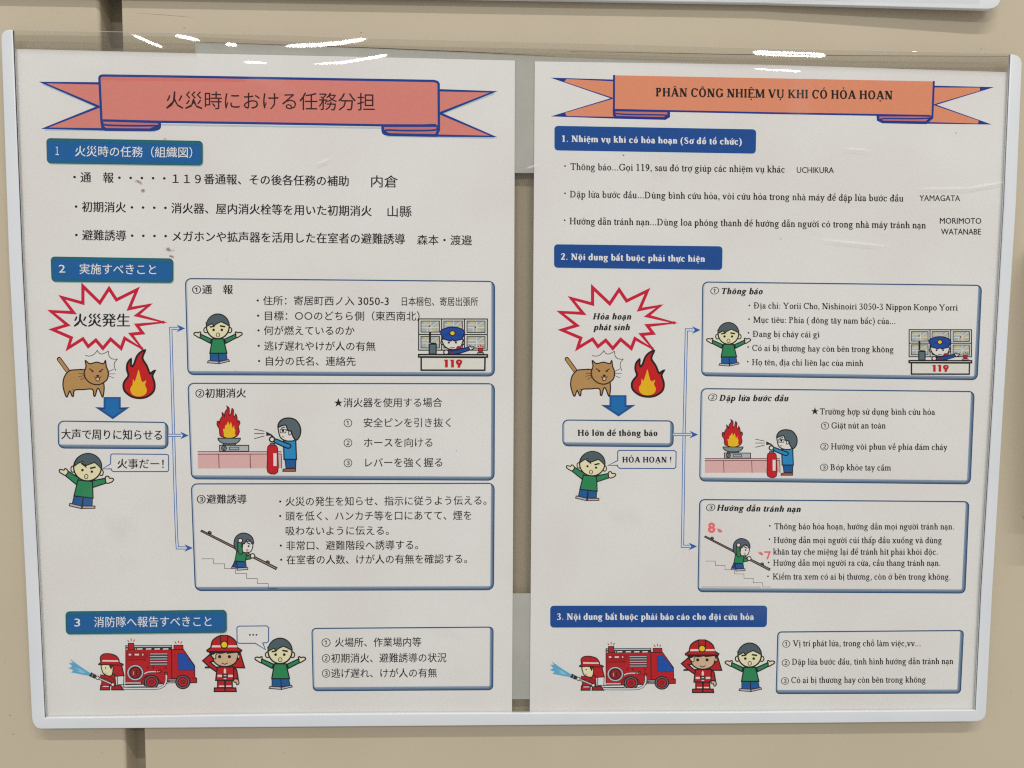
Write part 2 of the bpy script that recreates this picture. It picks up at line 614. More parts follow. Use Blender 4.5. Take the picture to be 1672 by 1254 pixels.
def T(parent, txt, x0, x1, y0, y1, em, col=BLACK, face='jp', off=0.005, bold=False, ital=0.0, lift=0.00006, name='text_line', mid=True):
    """one line of print between ink ends x0..x1; y0,y1 = centre of the line (mid) or baseline at its two ends"""
    if face == 'serif':
        V, F = SER[bold].text(txt)
    else:
        V, F = builtin_glyphs(txt, 0.0)
        if off > 0: V, F = double(V, F, off * 2.2)
    if ital: V = [(x + y * ital, y, k) for x, y, k in V]
    a = min(v[0] for v in V); b = max(v[0] for v in V)
    k = (x1 - x0) / (b - a)
    P = []
    for x, y, l in V:
        u = (x - a) / (b - a)
        px = x0 + (x - a) * k
        py = lerp(y0, y1, u) + (0.38 * em if (mid and face == 'jp') else 0) - y * em
        P.append(U(px, py, D_PAPER + lift + l * 1e-6))
    # faces towards the camera
    FF = []
    for f in F:
        p = [V[i] for i in f[:3]]
        cr = (p[1][0] - p[0][0]) * (p[2][1] - p[0][1]) - (p[1][1] - p[0][1]) * (p[2][0] - p[0][0])
        FF.append(f if cr > 0 else tuple(reversed(f)))
    return mesh_obj(name, P, FF, [ink(col)], parent)


def empty_part(name, parent, at):
    o = bpy.data.objects.new(name, None)
    o.empty_display_size = 0.005
    o.location = Vector(at) - world_to(parent)
    o.parent = parent
    COL.objects.link(o)
    return o


# ------------------------------------------------------------------ wall of painted steel panels
def wall():
    root = bpy.data.objects.new('wall', None)
    COL.objects.link(root)
    root['kind'] = 'structure'
    root['label'] = 'beige painted steel panel wall with one deep vertical joint'
    TOPP, BOTP = -500, 1800

    def gx(xt, xb, py): return lerp(xt, xb, py / 1254.0)
    # world x of the joint edges (vertical)
    xl = (U(163, 0).x + U(205, 1254).x) / 2
    z1, z0 = 0.42, -0.42
    le_t, le_b = U(158, 0), U(202.5, 1254)
    re_t, re_b = U(198, 0), U(237.5, 1254)

    def at_z(p, q, z):
        t = (z - p.z) / (q.z - p.z); return lerp(p.x, q.x, t)
    # left panel: flat face, rounded return into the joint, side face
    prof = [(-0.9, 0.0)]
    r = 0.0016
    prof += [(-r * 1.2, 0.0)]
    for k in range(1, 9):
        a = math.pi / 2 * k / 8
        prof.append((-r * 1.2 + r * 1.2 * math.sin(a), r * (1 - math.cos(a))))
    prof.append((0.0, 0.0105))
    prof.append((-0.004, 0.0105))
    V = []; F = []
    for z in (z1, z0):
        ex = at_z(le_t, le_b, z) + 0.0008
        for (dx, dy) in prof:
            V.append(Vector(((dx if dx < -0.5 else ex + dx), dy, z)))
    n = len(prof)
    for i in range(n - 1): F.append((i, n + i, n + i + 1, i + 1))
    mesh_obj('panel', V, F, [M_WALL], root)
    # right panel with a crisp folded edge
    prof = [(-0.0, 0.0105), (0.0, 0.0005), (0.00015, 0.00012), (0.0005, 0.0), (0.9, 0.0)]
    V = []; F = []
    for z in (z1, z0):
        ex = at_z(re_t, re_b, z)
        for (dx, dy) in prof:
            V.append(Vector(((dx if dx > 0.5 else ex + dx), dy, z)))
    n = len(prof)
    for i in range(n - 1): F.append((i, n + i, n + i + 1, i + 1))
    mesh_obj('panel', V, F, [M_WALL], root)
    V = [Vector((at_z(le_t, le_b, z1) - 0.004, 0.0100, z1)), Vector((at_z(re_t, re_b, z1) + 0.004, 0.0100, z1)),
         Vector((at_z(re_t, re_b, z0) + 0.004, 0.0100, z0)), Vector((at_z(le_t, le_b, z0) - 0.004, 0.0100, z0))]
    mesh_obj('joint_channel', V, [(3, 2, 1, 0)], [M_JOINT], root)
    # scratches and chips in the paint
    d = Draw(0.00001)
    c = (146, 132, 110)
    d.line([(225, 21.5), (262, 24), (300, 27), (316, 28.5)], 0.8, c, ends=[.3, 1, .8, .2])
    random.seed(3)
    for (x, y, r) in [(301, 45.5, 2.0), (589, 53.5, 1.8), (698, 61.5, 1.2), (1602, 79, 1.1), (1175, 34.5, 1.0), (16, 1168, 1.8), (22, 1199, 1.6),
                      (157, 1195.5, 1.4), (166, 1229, 1.4), (510, 1200, 1.2), (5, 325, 1.3), (464, 1229, 1.0), (8, 1080, 1.0), (1650, 1130, 0.9), (96, 20, 0.9)]:
        pts = [(x + r * random.uniform(.5, 1.2) * math.cos(a * math.pi / 4), y + .6 * r * random.uniform(.5, 1.2) * math.sin(a * math.pi / 4)) for a in range(8)]
        d.poly(pts, c)
    o = d.done('scratch', root)
    o['kind'] = 'stuff'
    return root


wall()


# ------------------------------------------------------------------ clear-pocket holders
def prism(name, outline, d0, d1, m, parent, bev=0.0004, lift=None, foot=False):
    """px outline extruded from depth d0 to d1 with rounded front edge"""
    bm = bmesh.new()
    def dd(p, base):
        return base + (lift(p[0]) if lift else 0.0)
    fr = [bm.verts.new(U(x, y, dd((x, y), d1)) if not foot else U(x, y, 0) + Vector((0, -d1, 0))) for x, y in outline]
    bk = [bm.verts.new(Vector((v.co.x, -dd(p, d0), v.co.z))) for v, p in zip(fr, outline)]
    n = len(outline)
    f = bm.faces.new(fr)
    bm.faces.new(list(reversed(bk)))
    for i in range(n):
        j = (i + 1) % n
        bm.faces.new((fr[j], fr[i], bk[i], bk[j]))
    bmesh.ops.recalc_face_normals(bm, faces=bm.faces)
    if bev:
        ed = [e for e in bm.edges if e.verts[0] in fr and e.verts[1] in fr]
        bmesh.ops.bevel(bm, geom=ed, offset=bev, segments=4, profile=0.6, affect='EDGES', clamp_overlap=True)
    bmesh.ops.recalc_face_normals(bm, faces=bm.faces)
    off = world_to(parent)
    for v in bm.verts: v.co -= off
    me = bpy.data.meshes.new(name)
    bm.to_mesh(me); bm.free()
    me.materials.append(m)
    me.polygons.foreach_set('use_smooth', [True] * len(me.polygons))
    me.update()
    o = bpy.data.objects.new(name, me)
    link(o, parent)
    md = o.modifiers.new('edges', 'EDGE_SPLIT'); md.split_angle = math.radians(50)
    return o


def interp(tab, x):
    if x <= tab[0][0]: return tab[0][1]
    for (a, b), (c, d) in zip(tab, tab[1:]):
        if x <= c: return lerp(b, d, (x - a) / (c - a))
    return tab[-1][1]


STREAKS = [
    # (curve points px, ripple half-width px, height m, x fade px)
]


def film(name, parent, x_in_l, x_in_r, top, bottom, base, m, ripples, nx=800, fine=140, finepx=90.0, coarse=330, tail=48):
    rows = [finepx * i / fine for i in range(fine)]
    rest = 1.0
    V = []; F = []
    ny = fine + coarse + tail
    for j in range(ny + 1):
        for i in range(nx + 1):
            u = i / nx
            # horizontal position follows the two side strips
            if j <= fine: off = finepx * j / fine; vv = None
            xt = lerp(x_in_l(80), x_in_r(80), u)
            yt = top(xt)
            yb = bottom(xt)
            y = yt + off if j <= fine else (lerp(yt + finepx, yb - 18, (j - fine) / coarse) if j <= fine + coarse else yb - 18 + 18 * (j - fine - coarse) / tail)
            x = lerp(x_in_l(y), x_in_r(y), u)
            V.append(U(x, y, base + ripples(x, y, y - yt)))
    w = nx + 1
    for j in range(ny):
        for i in range(nx):
            a = j * w + i
            F.append((a, a + w, a + w + 1, a + 1))
    return mesh_obj(name, V, F, [m], parent, smooth=True)


def holder_main():
    root = thing('poster_holder', 'white edged clear magnetic document holder with two sheets side by side', 'document holder', U(836, 1184, 0.0))
    # strips: left, right, bottom (mitred where they meet)
    edge = [(1.5, 62), (3, 54), (8, 49.5), (13, 48), (20.3, 48.5), (35, 420), (62, 940), (72.8, 1172.4), (200, 1171), (340, 1168.6), (480, 1167), (600, 1165.8),
            (860, 1164.5), (1232, 1163), (1593.4, 1160.2), (1603, 960), (1622, 650), (1640, 330), (1650.2, 88), (1655, 88.5), (1662, 90.5), (1667, 95.5), (1669, 103),
            (1659.5, 330), (1639.5, 650), (1621, 960), (1610.5, 1164), (1608.4, 1171), (1604, 1175.6), (1597.5, 1178), (1590, 1178.6), (1240, 1181.6), (860, 1184.4),
            (480, 1187.3), (76, 1190.4), (65, 1190.4), (60, 1189), (56, 1185), (53, 1179), (51.5, 1172), (41, 940), (14, 420)]
    prism('edge_strip', edge, 0.0046, 0.0060, M_STRIP, root, bev=0.0005)
    xl = lambda y: interp([(48, 18), (420, 33), (940, 60), (1175, 71)], y)
    xr = lambda y: interp([(87, 1652), (330, 1642), (650, 1624), (960, 1605), (1165, 1596)], y)
    # back film and the two magnetic pads
    top_b = lambda x: interp([(20, 57), (320, 60), (600, 74), (906, 80), (1180, 88), (1648, 91)], x)
    bot = lambda x: interp([(60, 1176), (480, 1171), (860, 1168), (1232, 1167), (1600, 1164)], x)
    film('back_film', root, xl, xr, top_b, bot, 0.0030, M_BACKFILM, lambda x, y, o: 0.00005 * math.sin(x * .011) * math.exp(-o / 80), nx=120, fine=20, coarse=20, tail=2)
    dark_band = [(19, 50), (190, 53), (320, 54.5), (470, 58), (600, 63), (850, 69.5), (1000, 72.5), (1180, 78), (1651, 88), (1648, 120), (1450, 114), (1180, 106.5), (906, 94), (600, 80.5), (321, 71.5), (320.6, 89), (19, 82)]
    d = Draw(0.0050); d.poly(dark_band, M_DARK_BAND); d.done('film_dark_band', root)  # tinted layer added to darken the band above pad and sheets
    pad = [(318, 70.5), (600, 79), (870, 92), (1180, 104), (1451, 111), (1441, 288), (862, 282.5), (325, 279)]
    prism('magnet_pad', pad, 0.0031, 0.0037, M_PAD, root, bev=0.0001)
    pad = [(400, 974), (840, 969.5), (1250, 968), (1245, 1141), (838, 1142), (402, 1150)]
    prism('magnet_pad', pad, 0.0031, 0.0037, M_PAD, root, bev=0.0001)
    d = Draw(0.0054); d.line([(20, 48.6), (190, 52), (320, 53.5), (470, 57), (600, 62), (850, 68.5), (1000, 71.5), (1180, 77), (1650, 87)], .8, M_LIP); d.done('film_edge', root)
    d = Draw(0.0032); d.line([(320, 68.5), (600, 78), (760, 84.5), (906, 92)], 1.2, M_SHADE_EDGE, ends=[.4, 1, 1, .3]); d.line([(930, 84), (1180, 88.5), (1400, 91), (1648, 92)], .9, M_SHADE_EDGE, ends=[.4, 1, .8, .5]); d.done('film_edge', root)
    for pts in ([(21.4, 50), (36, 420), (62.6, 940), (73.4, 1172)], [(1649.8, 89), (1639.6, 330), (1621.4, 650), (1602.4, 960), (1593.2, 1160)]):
        d = Draw(0.0056); d.line(pts, 2.6, M_SHADE_EDGE); d.done('shade_line', root)  # dark line laid in as the shade between strip and film
    return root, xl, xr, bot


HOLD, XL, XR, BOT = holder_main()
TOPF = lambda x: interp([(18, 48.5), (190, 52), (320, 53.5), (470, 57), (600, 62), (850, 68.5), (1000, 71.5), (1180, 77), (1650, 87)], x)


def g(x, c, w): return math.exp(-((x - c) / w) ** 2)


def win(x, a, b, f):
    return 1 / (1 + math.exp(-(x - a) / f)) / (1 + math.exp((x - b) / f))


MPX = 0.000247  # metres on the film per photograph pixel


def need(y):
    """slope that sends the second tube row into the lens from height y"""
    e1 = math.atan((627 - y) / 1256.0) - math.radians(4.675)
    z = (627 - y) * MPX
    e2 = math.atan((B_Z - z) / 2.60)
    return math.tan((e2 - e1) / 2)


def ridge(x, y, curve, w, k, a, b, f=3):
    """a soft crease in the film whose upper flank tips towards the tubes; k = steepest slope over the slope needed"""
    if x < a - 6 * f or x > b + 6 * f: return 0.0
    if abs(y - curve[0][1]) > 75: return 0.0
    c = interp(curve, x) + w * 0.7
    s = (y - c) / w
    if abs(s) > 4: return 0.0
    th = math.atan((627 - c) / 1256.0)
    mpx = .3287 / 1256 * (math.cos(th) / math.cos(th - .0816)) ** 2
    return k * need(c) * w * mpx / 0.858 * math.exp(-s * s) * win(x, a, b, f)


RIDGES = [
    ([(200, 50), (225, 61), (255, 74), (285, 83)], 13, 1.04, 202, 289, 6),
    ([(275, 56), (300, 61), (335, 68)], 13, 1.03, 277, 338, 5),
    ([(360, 71), (392, 75)], 13, 1.03, 363, 394, 3),
    ([(450, 76), (520, 74), (560, 70), (605, 63)], 12, 1.03, 452, 612, 8),
    ([(370, 99), (410, 102), (450, 104)], 9, 1.02, 366, 450, 5),
    ([(318, 91), (345, 95)], 8, 1.02, 318, 345, 3),
    ([(500, 104), (560, 102), (600, 95), (640, 89)], 10, 1.13, 496, 642, 6),
    ([(1180, 83), (1260, 88), (1350, 91)], 12, 1.03, 1222, 1352, 4),
    ([(1225, 111), (1310, 116)], 9, 1.34, 1221, 1314, 4),
    ([(1484, 83), (1500, 83)], 6, 1.05, 1484, 1502, 2),
]


def ripples(x, y, o):
    calm = 1 - math.exp(-(o / 95.0) ** 4)      # taut along the top edge
    h = 0.00008 * math.sin(x * 0.012 + y * 0.006) * math.sin(y * 0.009 - x * .003)
    h += 0.00002 * math.sin(x * 0.031 - y * 0.02 + 1.3) * math.sin(y * 0.027 + x * .006)
    h *= calm
    for r in RIDGES: h += ridge(x, y, *r)
    return h


film('front_film', HOLD, XL, XR, TOPF, BOT, 0.0053, M_FILM, ripples)


def holder_upper():
    root = thing('poster_holder', 'second white edged document holder above, only its bottom strip and rounded corner in view', 'document holder', U(1240, 5, 0.0))
    lift = lambda x: 0.0001 + 0.0026 * max(0.0, (x - 1240) / 375.0) ** 1.3
    bot = [(1635.5, -14), (1634.5, 0), (1630, 8.5), (1623, 13.3), (1612, 14.8), (1240, 5.2), (864, -1.0), (400, -9), (-60, -17), (-60, -40), (864, -22), (1240, -15), (1612, -8)]
    prism('bottom_strip', list(reversed(bot)), 0.0018, 0.0037, M_STRIP, root, bev=0.0004, lift=lift)
    side = [(1612.5, -8), (1636, -14.5), (1652, -400), (1630, -400)]
    prism('side_strip', side, 0.0018, 0.0037, M_STRIP, root, bev=0.0004, lift=lift)
    bf = [(-60, -300), (1640, -300), (1613, -6), (864, -20), (-60, -38)]
    prism('pocket_sheet', bf, 0.0016, 0.0024, M_PAD, root, bev=0.0, lift=lift)
    # the limp edge of the clear pocket lying over the strip
    V = []; F = []
    n = 200; mrows = 14
    random.seed(5)
    edge = lambda x: interp([(1180, 1.5), (1225, 2.0), (1245, 5.0), (1262, 3.4), (1280, 5.6), (1302, 3.2), (1322, 5.0), (1345, 4.8), (1362, 3.0), (1390, 5.0), (1400, 3.0), (1600, 6)], x)
    for j in range(mrows + 1):
        for i in range(n + 1):
            x = lerp(1150, 1600, i / n)
            e = edge(x)
            y = lerp(-60, e, (j / mrows) ** 0.5)
            hh = 1.1 * need(0) * 2.2 * MPX / .858 * g(y, e - 1.0, 2.2) * win(x, 1235, 1395, 3)
            V.append(U(x, y, 0.0042 + lift(x) + hh))
    w = n + 1
    for j in range(mrows):
        for i in range(n):
            a = j * w + i
            F.append((a, a + w, a + w + 1, a + 1))
    mesh_obj('front_film', V, F, [M_FILM], root, smooth=True)
    return root


holder_upper()


def side_box():
    """plastic box on the wall at the right edge of the picture; its lower corner just reaches into view and it shades the wall"""
    root = thing('wall_box', 'pale box on the wall at the far right edge, only its corner tip in view', 'wall box', U(1690, 838, 0.0))
    q = [(1676, 400), (2000, 420), (1990, 838), (1675, 836)]
    prism('housing', rquad(q, 8), 0.0, 0.018, M_STRIP, root, bev=0.0012, foot=True)
    prism('corner_clip', rquad([(1670, 827), (1682, 827), (1682, 845), (1669.6, 844)], 3), 0.0, 0.0015, M_STRIP, root, bev=0.0003, foot=True)


side_box()


def paper(name, outline, parent):
    bm = bmesh.new()
    top = [bm.verts.new(U(x, y, D_PAPER)) for x, y in outline]
    bot = [bm.verts.new(v.co + Vector((0, 0.0001, 0))) for v in top]
    bm.faces.new(list(reversed(top)))
    bm.faces.new(bot)
    n = len(top)
    for i in range(n):
        j = (i + 1) % n
        bm.faces.new((top[i], top[j], bot[j], bot[i]))
    bmesh.ops.recalc_face_normals(bm, faces=bm.faces)
    off = world_to(parent)
    for v in bm.verts: v.co -= off
    me = bpy.data.meshes.new(name)
    bm.to_mesh(me); bm.free()
    me.materials.append(M_PAPER)
    return link(bpy.data.objects.new(name, me), parent)


SJ = thing('instruction_sheet', 'white sheet printed in Japanese with pink ribbon title and teal edged headings', 'notice', U(430, 1164, D_PAPER))
SV = thing('instruction_sheet', 'white sheet printed in Vietnamese with orange ribbon title and flat blue headings', 'notice', U(1240, 1164, D_PAPER))
paper('paper', [(15, 79), (21, 79.6), (320, 87.2), (600, 93), (840.8, 98.8), (839.5, 500), (837.5, 900), (836, 1167), (60, 1176), (50, 1000)], SJ)
paper('paper', [(873.2, 100.2), (1240, 105.4), (1652, 118), (1645, 330), (1606, 1000), (1596, 1163), (865, 1167), (867, 900), (870.5, 500)], SV)

# ------------------------------------------------------------------ printed frames and headings
NAVY = (38, 84, 135)
PAPERC = M_PAPER


def frame_box(parent, q, r, label=None):
    d = Draw(D_PAPER + .000005)
    d.poly(rquad(q, r), (34, 74, 112))
    q1 = inset(q, 1.5, 1.5, 1.6, 1.7)
    d.poly(rquad(q1, r - 1.2), (92, 110, 132))
    q2 = inset(q, 1.6, 1.6, 3.6, 3.8)
    d.poly(rquad(q2, r - 1.6), (124, 138, 156))
    q3 = inset(q, 2.0, 2.0, 5.8, 6.4)
    d.poly(rquad(q3, [r - 2, 2.5, 2, 2.5]), (172, 184, 196))
    q4 = inset(q, 3.8, 2.4, 6.4, 7.2)
    d.poly(rquad(q4, [r - 3.5, 2, 2, 2.5]), PAPERC)
    return d.done('text_frame', parent, label)


def heading_jp(parent, q):
    d = Draw()
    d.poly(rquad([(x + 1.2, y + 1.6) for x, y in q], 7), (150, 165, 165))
    d.poly(rquad(q, 7), (28, 92, 98))
    d.poly(rquad(inset(q, 1.6, 1.4, 1.6, 1.6), 6), (14, 100, 118))
    d.poly(rquad(inset(q, 2.6, 5.2, 3.2, 3.6), 4), (2, 90, 138))
    d.poly(rquad(inset(q, 4.0, 7.5, 4.5, 4.6), 3), (0, 92, 148))
    return d.done('section_heading', parent)


def heading_vi(parent, q):
    d = Draw()
    d.poly(rquad(inset(q, -.9, -.9, -.9, -.9), 7), (196, 212, 222))
    d.poly(rquad(q, 6), (0, 75, 138))
    return d.done('section_heading', parent)


def ribbon_jp():
    d = Draw()
    P = (200, 124, 115); PD = (188, 112, 110); O = (24, 64, 132); w = 4.0
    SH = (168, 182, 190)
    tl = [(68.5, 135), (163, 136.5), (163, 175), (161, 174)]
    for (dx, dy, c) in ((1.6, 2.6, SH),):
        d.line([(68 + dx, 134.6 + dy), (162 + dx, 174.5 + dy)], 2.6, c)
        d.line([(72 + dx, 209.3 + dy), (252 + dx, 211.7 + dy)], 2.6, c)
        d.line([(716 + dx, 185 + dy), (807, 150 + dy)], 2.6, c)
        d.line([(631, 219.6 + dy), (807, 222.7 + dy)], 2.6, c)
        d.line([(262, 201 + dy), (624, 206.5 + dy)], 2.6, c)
    d.poly([(69, 134.8), (165, 136.2), (165, 174), (161, 174)], P)
    d.poly([(161, 174), (168, 174), (168, 211), (72.5, 209.3)], P)
    d.line([(165, 136.2), (69.5, 134.8), (161.5, 174.3), (73, 209.3), (170, 211.2)], w, O, cap=3.2)
    d.poly([(712, 147), (807, 150), (718, 185), (712, 185)], P)
    d.poly([(712, 185), (718, 185), (807, 222.7), (700, 221)], P)
    d.line([(714, 147.3), (806, 150), (718, 185), (806, 222.8), (700, 221.2)], w, O, cap=3.2)
    # rolled ends
    L = [(166, 196), (260.3, 199), (260.6, 205)] + sm([(260.6, 205), (259.6, 209), (254, 211.2), (244, 212)])[1:] + [(172, 211.4), (167.4, 207)]
    d.fo(L, PD, w * .8, O)
    R = [(625, 205), (716.2, 205), (716.2, 212), (712, 221.2)] + sm([(646, 220), (634, 219.4), (627, 217.4), (625, 212)])
    d.fo(R, PD, w * .8, O)
    main = rquad([(162, 123.5), (716, 133), (716.4, 211.5), (166, 203)], [5, 8, 4, 5])
    body = [(162.3, 127), (164, 124.2), (168, 123.3), (708, 132.2), (714, 133.8), (716.2, 137), (716.6, 204), (690, 204.4), (440, 201.2), (260, 198.6), (166, 197)]
    d.poly(body, P)
    # slightly cooler tone towards the ends of the ribbon
    d.poly([(163.6, 126), (400, 129.4), (400, 134), (164, 131)], (200, 112, 104))
    d.line([(165.8, 199.5), (162.3, 127), (164, 124.2), (168, 123.3), (300, 125.2), (708, 132.2), (714, 133.8), (716.2, 137), (716.6, 206)], w, O)
    d.line([(168, 196.5), (260, 198.8), (440, 201.5), (624, 204.6), (690, 204.8), (712, 204)], w * .95, O)
    d.line(sm([(166.5, 198.5), (168, 203), (182, 204.6), (228, 205.4), (254, 205.2), (258, 206.6), (246, 210)]), w * .75, O)
    d.line(sm([(714, 206), (713, 211.2), (700, 213), (660, 213.2), (634, 212.4), (628, 214.5), (634, 218)]), w * .75, O)
    o = d.done('title_ribbon', SJ)
    T(o, '火災時における任務分担', 271, 612, 163.2, 166.4, 31.5, (58, 34, 34), off=-0.004, lift=.00006)


def ribbon_vi():
    d = Draw()
    P = (206, 134, 104); PD = (184, 112, 104); O = (20, 56, 130); w = 3.0
    d.poly([(903, 127.7), (1004, 131.6), (1004, 160.5), (1000, 160.5)], P)
    d.poly([(1000, 160.5), (1004, 160.5), (1004, 191.5), (904, 189.3)], P)
    d.line([(1004, 131.4), (902, 127.4), (1000, 160.5), (902.6, 189.6), (1010, 192.3)], w, O)
    d.poly([(902, 127.2), (926, 128.2), (921, 133.4)], O)
    d.poly([(903, 189.8), (926, 190.4), (922, 183.6)], O)
    d.poly([(1520, 141.2), (1619, 142.7), (1525.6, 171), (1520, 171)], P)
    d.poly([(1520, 171), (1525.6, 171), (1616, 202.7), (1500, 200)], P)
    d.line([(1523, 141.3), (1620, 142.7), (1526, 171), (1616.2, 202.7), (1500, 200.3)], w, O)
    d.poly([(1620, 142.3), (1600, 142.2), (1600, 148)], O)
    d.poly([(1616.5, 202.9), (1597, 202.3), (1598, 196.4)], O)
    L = [(1002.6, 179.5), (1091.8, 181), (1091.8, 190), (1086, 193.4), (1006, 191.5), (1003, 188)]
    d.fo(L, PD, w, O)
    R = [(1433.3, 188), (1521.8, 188), (1521.8, 192), (1512, 200.4), (1441, 199), (1434, 195.5)]
    d.fo(R, PD, w, O)
    d.poly([(1002.6, 122.9), (1524.6, 132.9), (1522.8, 188.6), (1270, 184.8), (1003, 180)], P)
    d.line([(1002.6, 122.4), (1002.4, 182.4)], w * 1.1, O)
    d.line([(1524.8, 132.4), (1522.4, 191)], w * 1.1, O)
    d.line([(1004, 179.3), (1092, 181.2), (1270, 184.9), (1433, 187.6), (1519, 189.2)], w, O)
    d.line(sm([(1002.6, 182), (1006, 185.4), (1030, 187), (1076, 187.6), (1089, 188.6), (1084, 192)]), w * .8, O)
    d.line(sm([(1521.4, 190.5), (1516, 192.8), (1490, 193.8), (1450, 193.4), (1438, 194.6), (1442, 198)]), w * .8, O)
    o = d.done('title_ribbon', SV)
    T(o, 'PHÂN CÔNG NHIỆM VỤ KHI CÓ HỎA HOẠN', 1070.8, 1457.2, 157.4, 162.4, 21.2, (34, 16, 16), face='serif', bold=True, lift=.00006)


ribbon_jp()
ribbon_vi()

B = 0.013  # weight of the bolder Japanese lines
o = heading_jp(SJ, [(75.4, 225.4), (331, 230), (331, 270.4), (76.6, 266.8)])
T(o, '１', 90.6, 96.2, 246, 246, 18.5, WHITE)
T(o, '火災時の任務（組織図）', 122.6, 314, 246.6, 249, 19, WHITE, off=.004)
T(SJ, '・通　報・・・・・１１９番通報、その後各任務の補助', 119.5, 569.5, 289, 295.6, 18.6, off=B)
T(SJ, '内倉', 606, 649.5, 296, 296.4, 21.5)
T(SJ, '・初期消火・・・・消火器、屋内消火栓等を用いた初期消火', 122, 607, 337.2, 344.4, 18.8, off=B)
T(SJ, '山縣', 632.7, 672, 345, 345.2, 20)
T(SJ, '・避難誘導・・・・メガホンや拡声器を活用した在室者の避難誘導', 122.5, 661.5, 383.6, 390.2, 18.8, off=B)
T(SJ, '森本・渡邉', 681, 770.6, 391.6, 392.2, 18)

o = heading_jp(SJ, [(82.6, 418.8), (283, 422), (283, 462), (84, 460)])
T(o, '2', 96, 106.6, 438, 438, 18.5, WHITE)
T(o, '実施すべきこと', 129.8, 255, 439, 440, 18.8, WHITE, off=.004)
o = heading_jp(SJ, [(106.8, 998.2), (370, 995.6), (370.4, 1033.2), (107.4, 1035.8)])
T(o, '3', 121.4, 131, 1015.8, 1015.8, 18.5, WHITE)
T(o, '消防隊へ報告すべきこと', 153.6, 345.4, 1015.6, 1014.4, 18.8, WHITE, off=.004)

# ------------------------------------------------------------------ drawings
OUT = (30, 24, 26)
SKIN = (214, 208, 170)
HAIR = (78, 92, 98)
GREEN = (48, 128, 84)
BLUE = (0, 88, 144)
RED = (172, 26, 42)
GREY = (158, 166, 172)


def burst(parent, tfm):
    d = Draw(); tfm(d)
    P = [(300, 268), (410, 376), (470, 283), (518, 357), (652, 290), (600, 415), (730, 391), (650, 457), (822, 502), (650, 520), (688, 572), (612, 580),
         (682, 672), (572, 606), (548, 672), (480, 612), (430, 672), (384, 618), (335, 660), (300, 610), (204, 670), (225, 603), (103, 550), (200, 520),
         (93, 432), (240, 440), (163, 340), (300, 378)]
    d.line(P, 21, (186, 34, 60), closed=True, cap=2.7)
    for i in (0, 2, 4, 6, 8, 10, 12, 14, 16, 18, 20, 22, 24, 26):
        d.ell(P[i][0], P[i][1], 10.5, 10.5, (186, 34, 60), n=10)
    return d.done('burst_drawing', parent)


def cat(parent, dst):
    d = Draw().box((130, 680, 525, 990), dst)
    C = (172, 134, 86); w = 5.5; O = (52, 34, 24)
    d.line([(145, 742), (202, 820)], 30, O); d.ell(145, 742, 15, 15, O, n=12)
    d.line([(146, 744), (204, 824)], 19, C); d.ell(146, 744, 9.5, 9.5, C, n=12)
    body = sm([(205, 822), (240, 812), (330, 812), (400, 830), (430, 880), (438, 930), (432, 980), (424, 984), (404, 936), (392, 938), (380, 980), (370, 978), (362, 938), (300, 940),
            (246, 944), (238, 982), (228, 980), (214, 950), (200, 984), (190, 984), (178, 950), (170, 910), (178, 860)], True, 3)
    d.fo(body, C, w, O)
    d.line([(228, 940), (246, 944)], 3, O)
    head = sm([(316, 752), (344, 772), (390, 762), (432, 772), (446, 752), (452, 790), (466, 830), (456, 875), (420, 902), (385, 908), (345, 895), (314, 862), (308, 830), (320, 790)], True, 4)
    d.fo(head, C, w, O)
    d.line([(340, 804), (370, 822)], 7, (70, 30, 24)); d.line([(432, 806), (404, 824)], 7, (70, 30, 24))
    d.ell(362, 822, 7, 6, (88, 36, 30), n=10); d.ell(414, 822, 7, 6, (88, 36, 30), n=10)
    d.ell(396, 850, 10, 6, (60, 30, 26), n=10)
    d.line(sm([(374, 856), (384, 864), (396, 852), (408, 864), (420, 854)]), 4, O)
    d.ell(396, 872, 12, 13, (206, 178, 150), 4, O, n=12)
    for a in (((318, 838), (272, 836)), ((318, 848), (270, 856)), ((320, 858), (282, 876)), ((458, 828), (502, 806)), ((460, 838), (512, 838)), ((458, 848), (504, 866)), ((318, 812), (280, 806))):
        d.line(a, 3.2, O)
    d.line(sm([(315, 718), (345, 722), (375, 708), (394, 684)]), 4, O)
    d.line(sm([(394, 684), (404, 702), (428, 708), (465, 690)]), 4, O)
    d.line(sm([(465, 690), (470, 722), (490, 740), (524, 742)]), 4, O)
    d.line(sm([(524, 742), (506, 764), (504, 790), (514, 818)]), 4, O)
    return d.done('cat_drawing', parent)


def flame(parent, dst):
    d = Draw().box((562, 683, 768, 997), dst)
    O = (44, 24, 26)
    outer = sm([(704, 684), (690, 720), (690, 745), (715, 785), (735, 835), (748, 828), (767, 818), (752, 850), (766, 900), (760, 950), (720, 985), (670, 996), (615, 985), (572, 950),
                (563, 910), (575, 880), (596, 850), (586, 810), (590, 770), (612, 742), (612, 775), (620, 790), (634, 770), (650, 725), (675, 697)], True, 3)
    d.fo(outer, (186, 26, 40), 9, O)
    inner = sm([(662, 810), (672, 850), (682, 885), (694, 890), (712, 880), (704, 910), (716, 940), (706, 970), (675, 984), (640, 982), (616, 965), (608, 935), (622, 908), (626, 872), (636, 888), (650, 850)], True, 3)
    d.poly(inner, (226, 168, 38))
    return d.done('flame_drawing', parent)


